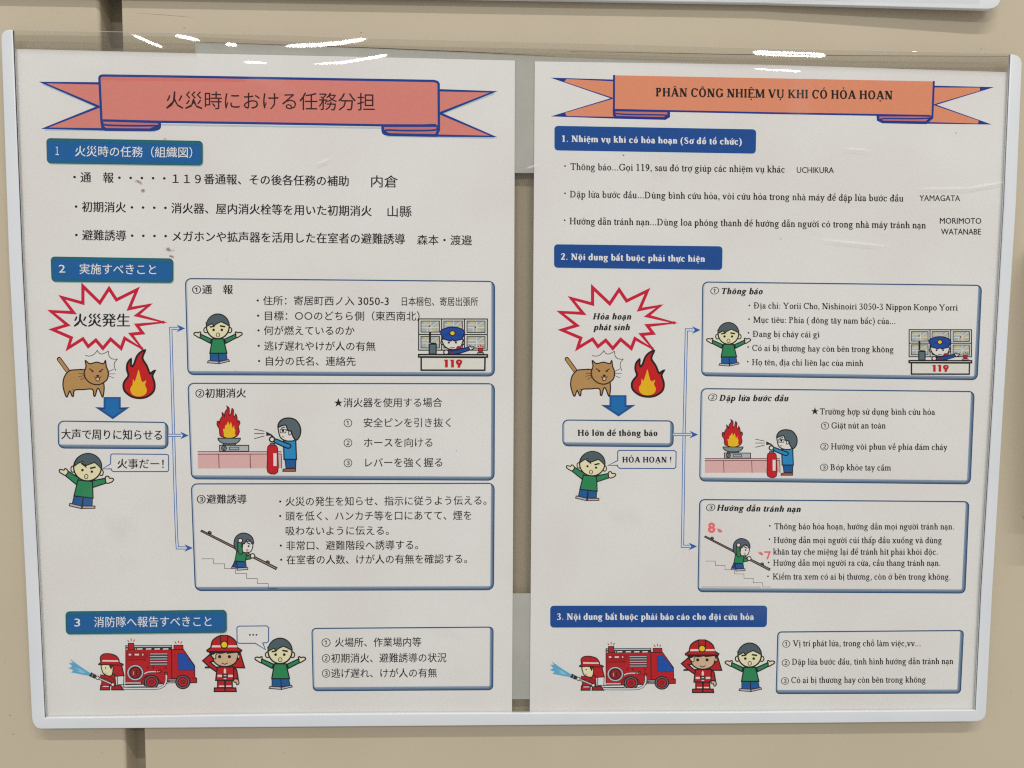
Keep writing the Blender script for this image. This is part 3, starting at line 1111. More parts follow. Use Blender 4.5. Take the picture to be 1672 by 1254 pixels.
def arrow_down(parent, dst):
    d = Draw().box((378, 988, 605, 1133), dst)
    d.poly([(434, 988), (546, 988), (546, 1056), (605, 1054), (494, 1133), (378, 1054), (434, 1056)], (16, 84, 140))
    d.poly([(448, 1000), (532, 1000), (532, 1066), (560, 1068), (494, 1114), (424, 1068), (448, 1066)], (20, 104, 166))
    d.poly([(378, 1054), (434, 1056), (448, 1066), (424, 1068)], (12, 62, 108))
    d.poly([(605, 1054), (546, 1056), (532, 1066), (560, 1068)], (12, 62, 108))
    return d.done('arrow_drawing', parent)


def connector(parent, path, mids, tips):
    d = Draw()
    C = (46, 92, 160)
    def dbl(p):
        d.line(p, 4.9, C); d.line(p, 2.6, (196, 206, 220))
    dbl(path)
    for m in mids: dbl(m)
    for (x, y) in tips:
        d.poly([(x, y), (x - 14, y - 6.2), (x - 9.5, y), (x - 14, y + 6.2)], C)
    return d.done('connector_arrow', parent)


def bubble(parent, pts):
    d = Draw()
    d.poly(pts, PAPERC); d.line(pts, 1.6, (52, 86, 140), closed=True)
    return d.done('speech_bubble', parent)


def worried(parent, dst):
    d = Draw().box((800, 105, 1530, 850), dst)
    w = 15
    # trousers and shoes
    d.fo([(1048, 690), (1175, 690), (1178, 805), (1048, 800)], BLUE, 8, OUT)
    d.fo([(1175, 690), (1290, 690), (1308, 785), (1182, 805)], BLUE, 8, OUT)
    d.fo([(1020, 798), (1178, 808), (1180, 842), (1008, 828)], (178, 178, 186), 9, (70, 48, 44))
    d.fo([(1184, 812), (1330, 782), (1340, 806), (1186, 842)], (178, 178, 186), 9, (70, 48, 44))
    # arms, hands
    for s in (0, 1):
        fx = (lambda x: x) if s == 0 else (lambda x: 2335 - x)
        d.fo([(fx(905), 405), (fx(1070), 480), (fx(1050), 540), (fx(885), 455)], GREEN, w * .8, OUT)
        hand = [(892, 460), (850, 440), (808, 412), (808, 388), (840, 378), (872, 386), (890, 372), (908, 380), (900, 410)]
        d.fo(sm([(fx(x), y) for x, y in hand], True, 3), (214, 206, 180), w * .8, OUT)
    d.fo([(1082, 475), (1250, 475), (1300, 688), (1044, 688)], GREEN, w * .8, OUT)
    # ears, head
    d.ell(985, 345, 32, 40, SKIN, w * .8, OUT); d.ell(1342, 345, 32, 40, SKIN, w * .8, OUT)
    d.ell(1164, 290, 172, 182, SKIN, w, OUT, n=36)
    hair = [(996, 292), (984, 240)] + [(1164 + 176 * math.cos(a), 292 + 186 * math.sin(a)) for a in [math.radians(180 + 12 * k) for k in range(1, 15)]] + \
           [(1336, 285), (1275, 250), (1212, 222), (1150, 250), (1100, 285), (1085, 262), (1075, 250), (1048, 265)]
    d.fo(hair, HAIR, w * .7, OUT)
    d.line([(1042, 300), (1095, 292), (1120, 280)], 22, OUT)
    d.line([(1195, 282), (1275, 296)], 24, OUT)
    d.ell(1100, 342, 20, 20, OUT, n=12); d.ell(1224, 342, 20, 20, OUT, n=12)
    d.ell(1166, 416, 26, 30, (210, 200, 176), 7, OUT, n=16)
    return d.done('boy_drawing', parent)


def angry(parent, dst):
    d = Draw().box((145, 398, 500, 760), dst)
    w = 6.5
    d.fo([(243, 676), (302, 684), (292, 740), (230, 730)], BLUE, 4, OUT)
    d.fo([(302, 684), (362, 686), (360, 740), (298, 740)], BLUE, 4, OUT)
    d.fo([(216, 724), (292, 742), (290, 758), (212, 740)], (178, 178, 186), 4.5, (70, 48, 44))
    d.fo([(298, 742), (378, 742), (378, 756), (296, 757)], (178, 178, 186), 4.5, (70, 48, 44))
    d.fo([(206, 516), (275, 560), (262, 606), (184, 542)], GREEN, w * .8, OUT)
    d.fo(sm([(188, 542), (168, 534), (148, 520), (150, 504), (176, 508), (184, 498), (196, 504), (204, 520)], True, 3), (214, 206, 180), w * .8, OUT)
    d.fo([(360, 578), (446, 560), (452, 592), (362, 622)], GREEN, w * .8, OUT)
    d.fo(sm([(446, 560), (452, 548), (468, 550), (472, 560), (494, 562), (498, 574), (482, 588), (452, 592)], True, 3), (214, 206, 180), w * .8, OUT)
    d.fo([(268, 572), (362, 582), (366, 690), (242, 676)], GREEN, w * .8, OUT)
    d.ell(234, 502, 12, 20, SKIN, w * .8, OUT); d.ell(420, 524, 12, 20, SKIN, w * .8, OUT)
    d.ell(330, 490, 90, 88, SKIN, w, OUT, n=36)
    hair = [(244, 482)] + [(333 + 90 * math.cos(a), 487 + 88 * math.sin(a)) for a in [math.radians(184 + 11 * k) for k in range(0, 18)]] + \
           [(420, 500), (400, 478), (376, 458), (322, 478), (316, 472), (322, 490), (300, 472), (300, 452), (272, 462)]
    d.fo(hair, HAIR, w * .7, OUT)
    d.line([(288, 462), (318, 484)], 10, OUT); d.line([(346, 497), (383, 488)], 11, OUT)
    d.ell(297, 508, 8.5, 8.5, OUT, n=12); d.ell(358, 518, 8.5, 8.5, OUT, n=12)
    d.ell(322, 550, 11, 15, (210, 200, 176), 3.4, OUT, n=16, rot=.1)
    return d.done('boy_drawing', parent)


def officer(parent, dst):
    d = Draw().box((158, 122, 1508, 1140), dst)
    K = (32, 30, 32); w = 20
    d.poly([(165, 130), (1500, 130), (1500, 735), (165, 735)], (206, 204, 198))
    mapc = (158, 166, 166)
    for (x0, y0, x1, y1) in ((210, 172, 570, 388), (655, 172, 1015, 388), (1105, 172, 1455, 395), (210, 470, 570, 695), (655, 470, 1015, 695), (1105, 475, 1455, 700)):
        d.poly([(x0, y0), (x1, y0), (x1, y1), (x0, y1)], mapc)
        d.poly([(x0 + 60, y0 + 15), (x0 + 150, y0 + 15), (x0 + 150, y0 + 60), (x0 + 60, y0 + 60)], (190, 180, 122))
        d.poly([(x1 - 90, y0 + 90), (x1 - 15, y0 + 60), (x1 - 15, y0 + 120), (x1 - 90, y0 + 120)], (190, 180, 122))
        d.poly([(x1 - 160, y1 - 60), (x1 - 90, y1 - 60), (x1 - 90, y1 - 12), (x1 - 160, y1 - 12)], (190, 180, 122))
        d.line([(x0 + 10, y0 + 75), (x0 + 180, y0 + 75)], 16, (206, 206, 200))
        d.line([(x0 + 10, y0 + 130), (x1 - 10, y0 + 130)], 16, (206, 206, 200))
        d.line([(x0 + 120, y0 + 130), (x0 + 120, y1 - 10)], 14, (206, 206, 200))
        d.line([(x0 + 190, y0 + 10), (x0 + 190, y1 - 10)], 16, (206, 206, 200))
        d.line([(x0 + 190, y0 + 120), (x1 - 30, y0 + 14)], 14, (206, 206, 200))
        d.line([(x0, y0), (x1, y0), (x1, y1), (x0, y1)], 16, K, closed=True)
    for (x, y) in ((378, 268), (1268, 294)): d.ell(x, y, 20, 18, (165, 38, 44), n=8)
    d.line([(165, 130), (1500, 132), (1498, 737), (165, 737)], w, K, closed=True)
    d.line([(612, 132), (612, 737)], w, K); d.line([(1055, 132), (1055, 737)], w, K); d.line([(165, 432), (1500, 435)], w, K)
    # radio
    d.line([(385, 395), (385, 600)], 40, K)
    d.fo([(370, 620), (505, 620), (505, 815), (370, 815)], (88, 106, 112), 16, K)
    d.poly([(400, 590), (505, 596), (505, 625), (400, 625)], K)
    # face
    d.ell(625, 590, 26, 40, (208, 206, 200), 16, K, n=14); d.ell(1025, 590, 26, 40, (208, 206, 200), 16, K, n=14)
    d.fo(sm([(640, 520), (1000, 520), (1015, 590), (985, 665), (900, 715), (820, 728), (730, 705), (660, 650), (632, 585)], True, 3), (208, 206, 198), 16, K)
    d.fo(sm([(640, 515), (610, 440), (592, 370), (680, 315), (830, 288), (970, 315), (1055, 375), (1040, 440), (1005, 520), (940, 540), (860, 560), (820, 530), (790, 560), (700, 535)], True, 3), (14, 74, 150), 16, (14, 34, 84))
    d.line(sm([(640, 430), (730, 415), (820, 410), (920, 420), (1010, 440)]), 8, (10, 44, 104))
    d.line(sm([(630, 480), (740, 445), (900, 445), (1020, 485)]), 8, (10, 44, 104))
    d.ell(822, 408, 52, 48, (214, 184, 60), 15, (60, 40, 30), n=16)
    d.ell(752, 590, 20, 22, K, n=10); d.ell(890, 590, 20, 22, K, n=10)
    d.line(sm([(780, 680), (820, 695), (862, 680)]), 15, K)
    d.ell(942, 690, 46, 34, (140, 30, 46), n=14)
    # uniform arm
    d.fo([(740, 745), (900, 735), (1135, 680), (1160, 735), (960, 800), (860, 818), (740, 818)], (18, 74, 142), 14, (14, 34, 74))
    d.fo([(775, 742), (815, 770), (860, 740), (830, 812), (800, 812)], (150, 34, 50), 5, (60, 20, 40))
    d.ell(700, 778, 48, 44, (208, 206, 200), 16, K, n=16)
    d.fo(sm([(1140, 680), (1160, 655), (1190, 680), (1235, 672), (1236, 700), (1200, 728), (1165, 735)], True, 3), (208, 206, 200), 14, K)
    # beacon
    d.fo([(1325, 700), (1410, 700), (1405, 780), (1330, 780)], (176, 30, 46), 8, (90, 20, 30))
    d.fo([(1308, 790), (1425, 790), (1430, 815), (1305, 815)], (200, 190, 186), 10, K)
    for (a, b) in (((1310, 650), (1335, 675)), ((1368, 630), (1368, 670)), ((1425, 650), (1400, 675))): d.line((a, b), 18, (176, 30, 46))
    # desk
    d.fo([(165, 825), (1500, 828), (1500, 872), (165, 868)], (208, 207, 202), w, K)
    d.fo([(215, 875), (1455, 880), (1450, 1128), (215, 1126)], (206, 204, 196), w, K)
    o = d.done('officer_drawing', parent)
    d = Draw(D_PAPER + .00013).box((158, 122, 1508, 1140), dst)
    R = (178, 28, 42)
    for x in (660, 778):
        d.poly([(x, 922), (x + 72, 922), (x + 72, 1075), (x + 18, 1075), (x + 18, 955), (x, 945)], R)
    d.poly(sm([(950, 918), (1000, 935), (1012, 975), (992, 1015), (978, 1035), (972, 1075), (920, 1075), (925, 1035), (895, 1000), (888, 965), (905, 932)], True, 3), R)
    d.ell(953, 968, 14, 13, (226, 196, 192), n=10)
    d.done('number_print', parent)
    return o


def kitchen(parent, dst):
    d = Draw().box((20, 60, 1430, 975), dst)
    K = (42, 34, 36)
    d.poly([(25, 690), (1165, 690), (1165, 915), (25, 920)], (204, 164, 162))
    d.poly([(25, 695), (1165, 692), (1165, 722), (25, 722)], (208, 176, 176))
    BR = (92, 44, 46)
    d.line([(22, 690), (1170, 690)], 10, BR); d.line([(22, 724), (1170, 722)], 10, BR)
    for x in (310, 738, 1165): d.line([(x, 722), (x + 6, 918)], 10, BR)
    # stove, pan
    d.fo([(322, 602), (720, 604), (720, 686), (324, 686)], (168, 172, 174), 9, K)
    d.ell(382, 642, 34, 34, (110, 116, 122), 8, K, n=16); d.line([(365, 660), (400, 624)], 8, K)
    d.fo([(455, 628), (585, 628), (585, 664), (455, 664)], (150, 164, 172), 7, (50, 60, 72))
    d.fo([(375, 578), (535, 578), (545, 600), (365, 600)], (120, 124, 126), 8, K)
    d.fo(sm([(300, 508), (340, 506), (570, 506), (606, 508), (590, 545), (550, 575), (460, 584), (370, 576), (320, 548)], True, 3), (118, 132, 136), 9, K)
    fo = sm([(420, 68), (450, 92), (456, 130), (452, 195), (480, 165), (492, 100), (514, 130), (508, 190), (528, 220), (540, 175), (560, 220), (566, 285), (584, 265), (600, 300), (578, 350),
             (592, 410), (570, 465), (520, 495), (430, 500), (370, 490), (330, 470), (322, 420), (318, 375), (290, 330), (290, 280), (312, 275), (322, 310), (330, 250), (360, 205), (356, 155),
             (382, 185), (390, 215), (396, 150), (430, 100)], True, 2)
    d.fo(fo, (184, 32, 42), 9, (72, 24, 28))
    fi = sm([(440, 275), (455, 330), (476, 285), (490, 330), (500, 370), (520, 330), (524, 375), (538, 395), (530, 440), (540, 470), (500, 495), (440, 500), (385, 485), (380, 440), (368, 375),
             (390, 385), (400, 330), (420, 320)], True, 2)
    d.poly(fi, (228, 176, 40))
    # spray lines and nozzle
    for a in (((792, 380), (935, 412)), ((795, 443), (935, 443)), ((795, 512), (935, 475))): d.line(a, 10, (76, 66, 44))
    d.poly([(958, 415), (1035, 455), (1050, 475), (1030, 478), (1010, 468), (960, 475)], K)
    d.line([(1035, 465), (1075, 505)], 14, K)
    # man
    d.fo([(1215, 795), (1365, 795), (1360, 915), (1230, 915)], BLUE, 9, K)
    d.fo([(1190, 930), (1230, 922), (1360, 922), (1360, 958), (1185, 958)], (150, 96, 78), 9, (70, 40, 34))
    d.fo([(1195, 545), (1362, 530), (1372, 795), (1202, 795)], (44, 132, 184), 12, K)
    face = sm([(1128, 350), (1130, 420), (1150, 490), (1190, 525), (1260, 545), (1350, 530), (1370, 430), (1330, 330), (1215, 315)], True, 3)
    d.fo(face, (210, 208, 202), 11, K)
    hair = sm([(1120, 358), (1130, 300), (1180, 248), (1260, 230), (1350, 250), (1410, 320), (1430, 400), (1415, 480), (1375, 530), (1340, 510), (1310, 450), (1300, 410), (1255, 400), (1235, 345), (1215, 325), (1150, 345)], True, 3)
    d.fo(hair, (84, 98, 104), 12, K)
    d.fo(sm([(1268, 412), (1296, 415), (1300, 445), (1270, 462)], True, 3), (210, 208, 202), 8, K)
    d.line([(1148, 385), (1228, 385), (1228, 432), (1152, 432)], 9, K, closed=True)
    d.line([(1228, 395), (1265, 405)], 9, K)
    d.line([(1160, 372), (1215, 352)], 15, K)
    d.ell(1188, 402, 17, 22, K, n=10)
    d.line(sm([(1170, 492), (1185, 484), (1200, 494)]), 9, K)
    # extinguisher
    d.fo(sm([(978, 640), (1000, 605), (1050, 590), (1090, 605), (1112, 640), (1114, 700), (1114, 970), (982, 970), (976, 800)], True, 3), (184, 26, 44), 9, (90, 24, 30))
    d.poly([(1056, 712), (1102, 712), (1102, 885), (1058, 885)], (212, 206, 202))
    d.fo([(1012, 580), (1070, 575), (1078, 602), (1010, 602)], (120, 116, 116), 8, K)
    d.fo(sm([(1085, 515), (1200, 560), (1280, 590), (1296, 615), (1275, 640), (1230, 635), (1085, 570), (1065, 540)], True, 3), (44, 132, 184), 12, K)
    d.ell(1038, 522, 34, 34, (214, 210, 206), 14, K, n=18)
    return d.done('extinguisher_drawing', parent)


def stairs(parent, dst, col=(150, 132, 112)):
    d = Draw().box((85, 100, 1395, 1110), dst)
    K = (48, 38, 36)
    d.line([(105, 600), (298, 600), (302, 685), (488, 685), (490, 768), (672, 768), (676, 850), (862, 850), (864, 936), (1046, 936), (1048, 1020), (1232, 1020), (1236, 1104), (1392, 1104)], 8, (62, 48, 42))
    d.fo([(100, 112), (1380, 750), (1362, 782), (86, 132)], col, 12, K)
    for (x, y) in ((236, 150), (1226, 652)): d.fo(sm([(x - 28, y - 4), (x - 5, y - 20), (x + 24, y - 4), (x + 26, y + 18), (x + 10, y + 22)], True, 3), (110, 84, 68), 9, K)
    # figure
    d.fo([(660, 640), (720, 650), (704, 760), (612, 742), (640, 690)], (20, 70, 136), 11, K)
    d.fo([(612, 738), (700, 752), (700, 772), (606, 762)], (186, 182, 190), 8, (60, 44, 44))
    d.fo([(690, 645), (846, 655), (860, 745), (708, 752)], BLUE, 11, K)
    d.fo([(706, 758), (884, 748), (886, 782), (706, 796)], (186, 182, 190), 9, (60, 44, 44))
    d.fo([(856, 540), (930, 548), (940, 600), (850, 618)], GREEN, 11, K)
    d.fo([(696, 470), (850, 500), (860, 540), (842, 652), (664, 636)], GREEN, 11, K)
    d.fo(sm([(720, 330), (780, 330), (900, 300), (965, 330), (965, 410), (930, 480), (850, 495), (790, 480), (730, 430)], True, 3), (214, 210, 204), 11, K)
    hair = sm([(650, 330), (668, 250), (720, 190), (800, 160), (890, 178), (960, 235), (985, 330), (955, 345), (930, 300), (880, 275), (840, 320), (825, 345), (800, 345), (790, 420), (760, 470), (720, 480), (690, 460), (656, 400)], True, 3)
    d.fo(hair, (84, 96, 108), 12, K)
    d.line([(866, 322), (930, 352)], 20, K); d.ell(898, 384, 17, 17, K, n=10)
    d.ell(876, 456, 13, 17, (216, 210, 204), 6, K, n=10)
    d.fo(sm([(720, 310), (780, 316), (782, 400), (800, 480), (785, 520), (740, 512), (716, 450), (712, 380)], True, 3), GREEN, 11, K)
    d.ell(757, 288, 38, 38, (214, 210, 206), 13, K, n=18)
    d.ell(966, 550, 38, 38, (214, 210, 206), 13, K, n=18)
    return d.done('stairs_drawing', parent)


def engine(parent, dst):
    """drawn in the tones and places of the left print; src box in its pixels"""
    src = (111.8, 1041.7, 321.5, 1127.9)
    d = Draw().box(src, dst)
    full = d.tf; k0 = d.sc
    def z(ox, oy, k):
        d.tf = lambda x, y: full(ox + x / k, oy + y / k); d.sc = k0 / k
    z(180, 1030, 9.835)
    K = (46, 34, 40); R = (174, 27, 42); R2 = (148, 24, 40); G_ = (176, 184, 188)
    w = 10
    # back body
    d.fo([(250, 240), (985, 235), (990, 760), (905, 850), (250, 860)], R, w, K)
    d.fo([(255, 238), (985, 232), (985, 262), (255, 268)], G_, 8, (40, 62, 70))
    d.poly([(250, 268), (985, 262), (985, 306), (250, 310)], (58, 44, 52))
    for x in (430, 572, 710, 845): d.poly([(x, 283), (x + 88, 280), (x + 88, 300), (x, 302)], (204, 210, 210))
    for x in (258, 395): d.poly([(x, 285), (x + 20, 285), (x + 20, 302), (x, 302)], (204, 210, 210))
    d.fo([(292, 200), (378, 200), (378, 262), (400, 306), (285, 306)], R, 9, K)
    d.fo([(1022, 232), (1165, 232), (1170, 300), (1022, 300)], R, 9, K)
    # cab
    d.fo([(985, 302), (1175, 300), (1355, 560), (1358, 745), (1388, 762), (1388, 832), (1290, 836), (1160, 760), (990, 770)], R, w, K)
    d.poly([(1085, 362), (1190, 362), (1352, 572), (1350, 634), (1098, 634)], (14, 78, 158))
    d.line([(1085, 362), (1190, 362), (1352, 572), (1350, 634), (1098, 634)], 7, (30, 30, 80), closed=True)
    d.line([(1290, 760), (1388, 762)], 7, K)
    # panel details
    d.poly([(262, 340), (600, 340), (600, 440), (262, 440)], R2)
    for (x0, x1) in ((296, 336), (392, 462), (512, 532)): d.poly([(x0, 368), (x1, 368), (x1, 396), (x0, 396)], (214, 190, 188))
    d.line([(265, 468), (540, 464)], 16, (96, 28, 38)); d.ell(548, 464, 22, 16, (96, 28, 38), n=10)
    for i in range(5):
        y = 360 + i * 41
        d.fo([(632, y), (922, y - 2), (922, y + 22), (632, y + 24)], G_, 7, (60, 50, 56))
    for x in (600, 690, 890): d.ell(x, 590, 16, 26, (120, 26, 38), n=10)
    # hose reel
    d.ell(402, 672, 118, 112, None, 26, K, n=24); d.ell(402, 672, 118, 112, None, 14, G_, n=24)
    d.ell(402, 672, 84, 86, (140, 24, 36), 10, K, n=20)
    d.line([(372, 650), (372, 710)], 14, (204, 150, 150)); d.line([(420, 630), (424, 720)], 16, (70, 24, 40))
    d.line(sm([(545, 690), (590, 668), (640, 658), (730, 656)]), 32, K); d.line(sm([(545, 690), (590, 668), (640, 658), (732, 656)]), 18, (196, 200, 202))
    d.line([(748, 654), (798, 656)], 30, K); d.line([(752, 655), (794, 656)], 14, (196, 200, 202)); d.ell(800, 652, 22, 26, None, 8, K, n=12)
    d.poly([(240, 828), (490, 828), (490, 848), (240, 848)], G_)
    d.fo([(216, 868), (545, 862), (548, 898), (216, 902)], (206, 212, 212), 7, K)
    # chassis
    d.fo([(930, 778), (1040, 776), (1040, 796), (920, 798)], G_, 7, K); d.fo([(905, 818), (1050, 816), (1050, 834), (900, 838)], G_, 7, K)
    # wheels
    d.fo(sm([(500, 860), (520, 780), (580, 730), (660, 715), (740, 740), (790, 800), (830, 850)], False), R, 9, K)
    for (x, y) in ((660, 822), (1166, 822)):
        d.ell(x, y, 112, 106, (116, 110, 118), 14, K, n=28); d.ell(x, y, 80, 76, (176, 30, 42), 12, K, n=24); d.ell(x, y, 34, 32, (150, 24, 36), 8, (90, 20, 30), n=14)
    hose = sm([(95, 890), (160, 915), (260, 925), (500, 926), (740, 924), (820, 905), (870, 870), (896, 810), (902, 740), (895, 692)])
    d.line(hose, 40, K); d.line(hose, 24, (198, 202, 204))
    d.ell(893, 684, 26, 20, None, 9, K, n=12)
    for (a, b) in (((278, 145), (298, 176)), ((335, 122), (335, 165)), ((392, 142), (368, 174)), ((1036, 172), (1060, 206)), ((1095, 158), (1095, 196)), ((1150, 172), (1126, 204))): d.line((a, b), 13, (178, 34, 46))
    # firefighter crouching with the nozzle
    z(0, 940, 3.981)
    d.fo([(763, 650), (805, 650), (803, 708), (763, 708)], (206, 208, 206), 3, K)
    d.fo([(715, 582), (765, 570), (788, 570), (806, 650), (715, 655)], R, 4.5, K)
    d.fo([(665, 648), (745, 640), (752, 715), (660, 715)], R, 4.5, K)
    d.fo([(655, 712), (712, 712), (712, 742), (652, 742)], R, 4.5, K); d.fo([(728, 715), (785, 715), (802, 742), (725, 742)], (158, 26, 38), 4.5, K)
    d.poly([(668, 716), (706, 716), (706, 722), (668, 722)], (214, 196, 194))
    d.fo(sm([(662, 580), (662, 610), (672, 635), (700, 650), (728, 645), (730, 580)], True, 3), (216, 208, 172), 4.5, K)
    d.poly([(705, 576), (732, 576), (728, 600), (722, 612), (716, 600)], (80, 40, 34))
    d.ell(686, 600, 4.5, 5, K, n=8); d.line([(680, 632), (692, 634)], 3, K)
    d.fo(sm([(655, 562), (652, 530), (672, 510), (712, 508), (752, 520), (772, 545), (776, 566), (796, 574), (792, 582), (700, 578), (646, 578), (644, 572)], True, 3), R, 4.5, K)
    d.poly([(666, 548), (768, 550), (770, 560), (665, 558)], (216, 196, 194))
    for a in ((632, 662), (735, 710)): pass
    d.line([(650, 655), (700, 660), (740, 690)], 26, K); d.line([(650, 655), (700, 660), (738, 688)], 18, (158, 26, 38))
    d.line([(622, 658), (740, 710)], 16, K); d.line([(622, 658), (742, 711)], 8, (176, 180, 184))
    d.poly([(592, 628), (626, 646), (616, 670), (578, 652)], (48, 48, 54))
    d.line([(606, 636), (596, 660)], 4, (150, 156, 160))
    d.ell(634, 663, 11, 11, (214, 208, 196), 3.5, K, n=12); d.ell(733, 708, 11, 11, (214, 208, 196), 3.5, K, n=12)
    # water
    W_ = (92, 158, 192)
    d.poly([(590, 636), (520, 590), (455, 542), (475, 568), (448, 566), (470, 590), (446, 602), (480, 614), (462, 628), (505, 636), (540, 644), (578, 650)], W_)
    d.poly([(560, 632), (500, 592), (520, 606), (486, 600), (520, 618), (500, 622), (540, 634)], (126, 182, 206))
    return d.done('fire_engine_drawing', parent)


def salute(parent, dst):
    d = Draw().box((45, 60, 660, 880), dst)
    K = (46, 28, 30); R = (174, 26, 42); w = 13; FS = (196, 168, 138)
    # neck guard
    d.fo([(590, 310), (655, 532), (500, 530), (470, 500)], R, w, K)
    d.poly([(85, 512), (170, 510), (190, 540), (80, 542)], (70, 50, 44))
    # legs and boots
    d.fo([(268, 700), (370, 700), (370, 820), (268, 820)], R, w, K); d.fo([(378, 700), (475, 700), (478, 820), (378, 820)], R, w, K)
    d.poly([(284, 786), (362, 786), (362, 806), (284, 806)], (222, 194, 190)); d.poly([(388, 786), (466, 786), (466, 806), (388, 806)], (222, 194, 190))
    d.fo([(222, 822), (370, 818), (370, 872), (218, 872)], R, w, K); d.fo([(376, 818), (528, 822), (534, 872), (372, 872)], R, w, K)
    # arms
    d.fo(sm([(480, 560), (530, 580), (550, 690), (490, 700)], True, 3), R, w, K)
    d.fo([(490, 520), (540, 560), (562, 690), (492, 692)], R, w, K)
    d.fo(sm([(492, 700), (555, 696), (574, 740), (566, 768), (540, 772), (530, 740), (508, 738)], True, 3), FS, 10, K)
    # body
    d.fo([(260, 520), (500, 520), (492, 712), (240, 712)], R, w, K)
    d.fo([(52, 430), (150, 345), (215, 392), (200, 440), (158, 450), (262, 540), (252, 592), (150, 520)], R, w, K)
    d.poly([(356, 560), (372, 535), (388, 560), (388, 612), (356, 612)], (222, 194, 190))
    d.poly([(265, 632), (485, 632), (485, 664), (265, 664)], (222, 194, 190))
    d.fo([(338, 624), (408, 624), (408, 664), (338, 664)], (90, 60, 60), 10, K); d.poly([(355, 636), (392, 636), (392, 652), (355, 652)], (214, 190, 186)); d.poly([(355, 680), (392, 680), (392, 694), (355, 694)], (214, 190, 186))
    # head
    d.poly([(130, 305), (220, 300), (240, 400), (175, 360)], K); d.poly([(510, 300), (590, 300), (570, 420), (520, 420)], K)
    d.fo(sm([(205, 320), (540, 300), (548, 400), (520, 460), (450, 502), (370, 515), (290, 500), (225, 455), (200, 395)], True, 3), FS, w, K)
    d.poly([(205, 300), (540, 300), (545, 315), (440, 328), (420, 310), (330, 330), (210, 320)], K)
    d.line([(280, 325), (330, 318)], 20, K); d.line([(400, 325), (460, 308)], 20, K)
    d.ell(296, 372, 24, 24, K, n=12); d.ell(436, 372, 24, 24, K, n=12)
    d.line(sm([(326, 462), (370, 480), (412, 460)]), 13, K)
    d.ell(568, 370, 14, 26, (212, 196, 160), 6, K, n=12)
    d.fo(sm([(175, 350), (210, 335), (245, 315), (258, 330), (240, 350), (240, 395), (215, 400)], True, 3), (208, 198, 168), 9, K)
    # helmet
    d.fo(sm([(170, 240), (190, 150), (250, 95), (310, 72), (410, 72), (480, 105), (530, 160), (550, 240)], False, 4) + [(612, 280), (605, 298), (118, 298), (112, 280)], R, w, K)
    d.poly([(188, 208), (548, 208), (552, 238), (180, 240)], (222, 196, 192))
    d.fo([(308, 66), (412, 66), (410, 200), (312, 200)], R, 10, K)
    d.ell(362, 200, 50, 52, (222, 188, 44), 12, K, n=16)
    d.line([(170, 244), (552, 244)], 8, K)
    return d.done('firefighter_drawing', parent)


# ---------------------------------------------------------------- Japanese sheet body
z5 = lambda d: d.zoom(60, 400, 3.981)
b1 = burst(SJ, z5)
T(b1, '火災発生', 120.2, 212.2, 522.6, 522.8, 23.5, off=.016)
cat(SJ, (92.7, 570.8, 191.9, 648.7))
flame(SJ, (201.2, 571.6, 252.9, 650.4))
arrow_down(SJ, (155, 648.2, 212, 684.6))
fb = frame_box(SJ, [(94, 686.6), (275.2, 688.8), (275.2, 733.6), (94.6, 732.4)], 11)
T(fb, '大声で周りに知らせる', 100, 264.6, 708.6, 710.4, 18.5, off=.014)
bb = bubble(SJ, rquad([(180.6, 741.2), (275.2, 742), (275.4, 770), (182, 770)], 3.5)[:-6] + [(185, 770), (182.2, 768), (181.6, 765.6), (167.5, 765.6), (180.6, 757.4)])
T(bb, '火事だー！', 191.5, 267.4, 757, 757.2, 17.5, off=.012)
angry(SJ, (96.4, 740, 185.6, 830.9))
connector(SJ, [(291, 536.2), (278.8, 536.2), (281.6, 640), (285.5, 790), (288.4, 880), (289.6, 894.6), (304, 894.8)], [[(274.8, 710.8), (296, 710.9)]], [(302.4, 536.2), (308.2, 711), (315, 894.8)])

f1 = frame_box(SJ, [(301.8, 453.9), (808.4, 458.6), (808.2, 614.9), (306, 612.6)], 11)
f2 = frame_box(SJ, [(306, 624.9), (808.2, 625.6), (807.6, 784.9), (311.8, 782.8)], 11)
f3 = frame_box(SJ, [(311.4, 789.2), (807.8, 788.2), (806.6, 963.8), (318, 965.2)], 11)
f4 = frame_box(SJ, [(508.4, 1025.2), (806, 1023), (805.4, 1127), (510.6, 1128.8)], 8)


def Z6(parent, txt, x0, x1, y0, y1=None, em=16.6, off=0.005, oy=430, ox=300, k=2.986, **kw):
    y1 = y0 if y1 is None else y1
    return T(parent, txt, ox + x0 / k, ox + x1 / k, oy + y0 / k, oy + y1 / k, em, off=off, **kw)


Z6(f1, '①通　報', 41, 240, 127, 127, off=.015)
Z6(f1, '・住所：寄居町西ノ入', 355, 832, 181, 182.5)
Z6(f1, '3050-3', 850, 1000, 182, 183, em=18.2)
Z6(f1, '日本梱包、寄居出張所', 1063, 1435, 185, 186, em=16)
Z6(f1, '・目標：○○のどちら側（東西南北）', 357, 1150, 255, 257)
Z6(f1, '・何が燃えているのか', 359, 833, 327, 328)
Z6(f1, '・逃げ遅れやけが人の有無', 360, 935, 402, 404)
Z6(f1, '・自分の氏名、連絡先', 362, 838, 476, 477)
Z6(f2, '②初期消火', 57, 304, 633, 632, off=.015)
Z6(f2, '★消火器を使用する場合', 733, 1260, 679, 678)
Z6(f2, '①　安全ピンを引き抜く', 780, 1302, 777, 776)
Z6(f2, '②　ホースを向ける', 780, 1213, 874, 873)
Z6(f2, '③　レバーを強く握る', 780, 1261, 972, 970)
Z6(f3, '③避難誘導', 64, 307, 104, 104, oy=780, off=.015)
Z6(f3, '・火災の発生を知らせ、指示に従うよう伝える。', 465, 1476, 116, 110, oy=780)
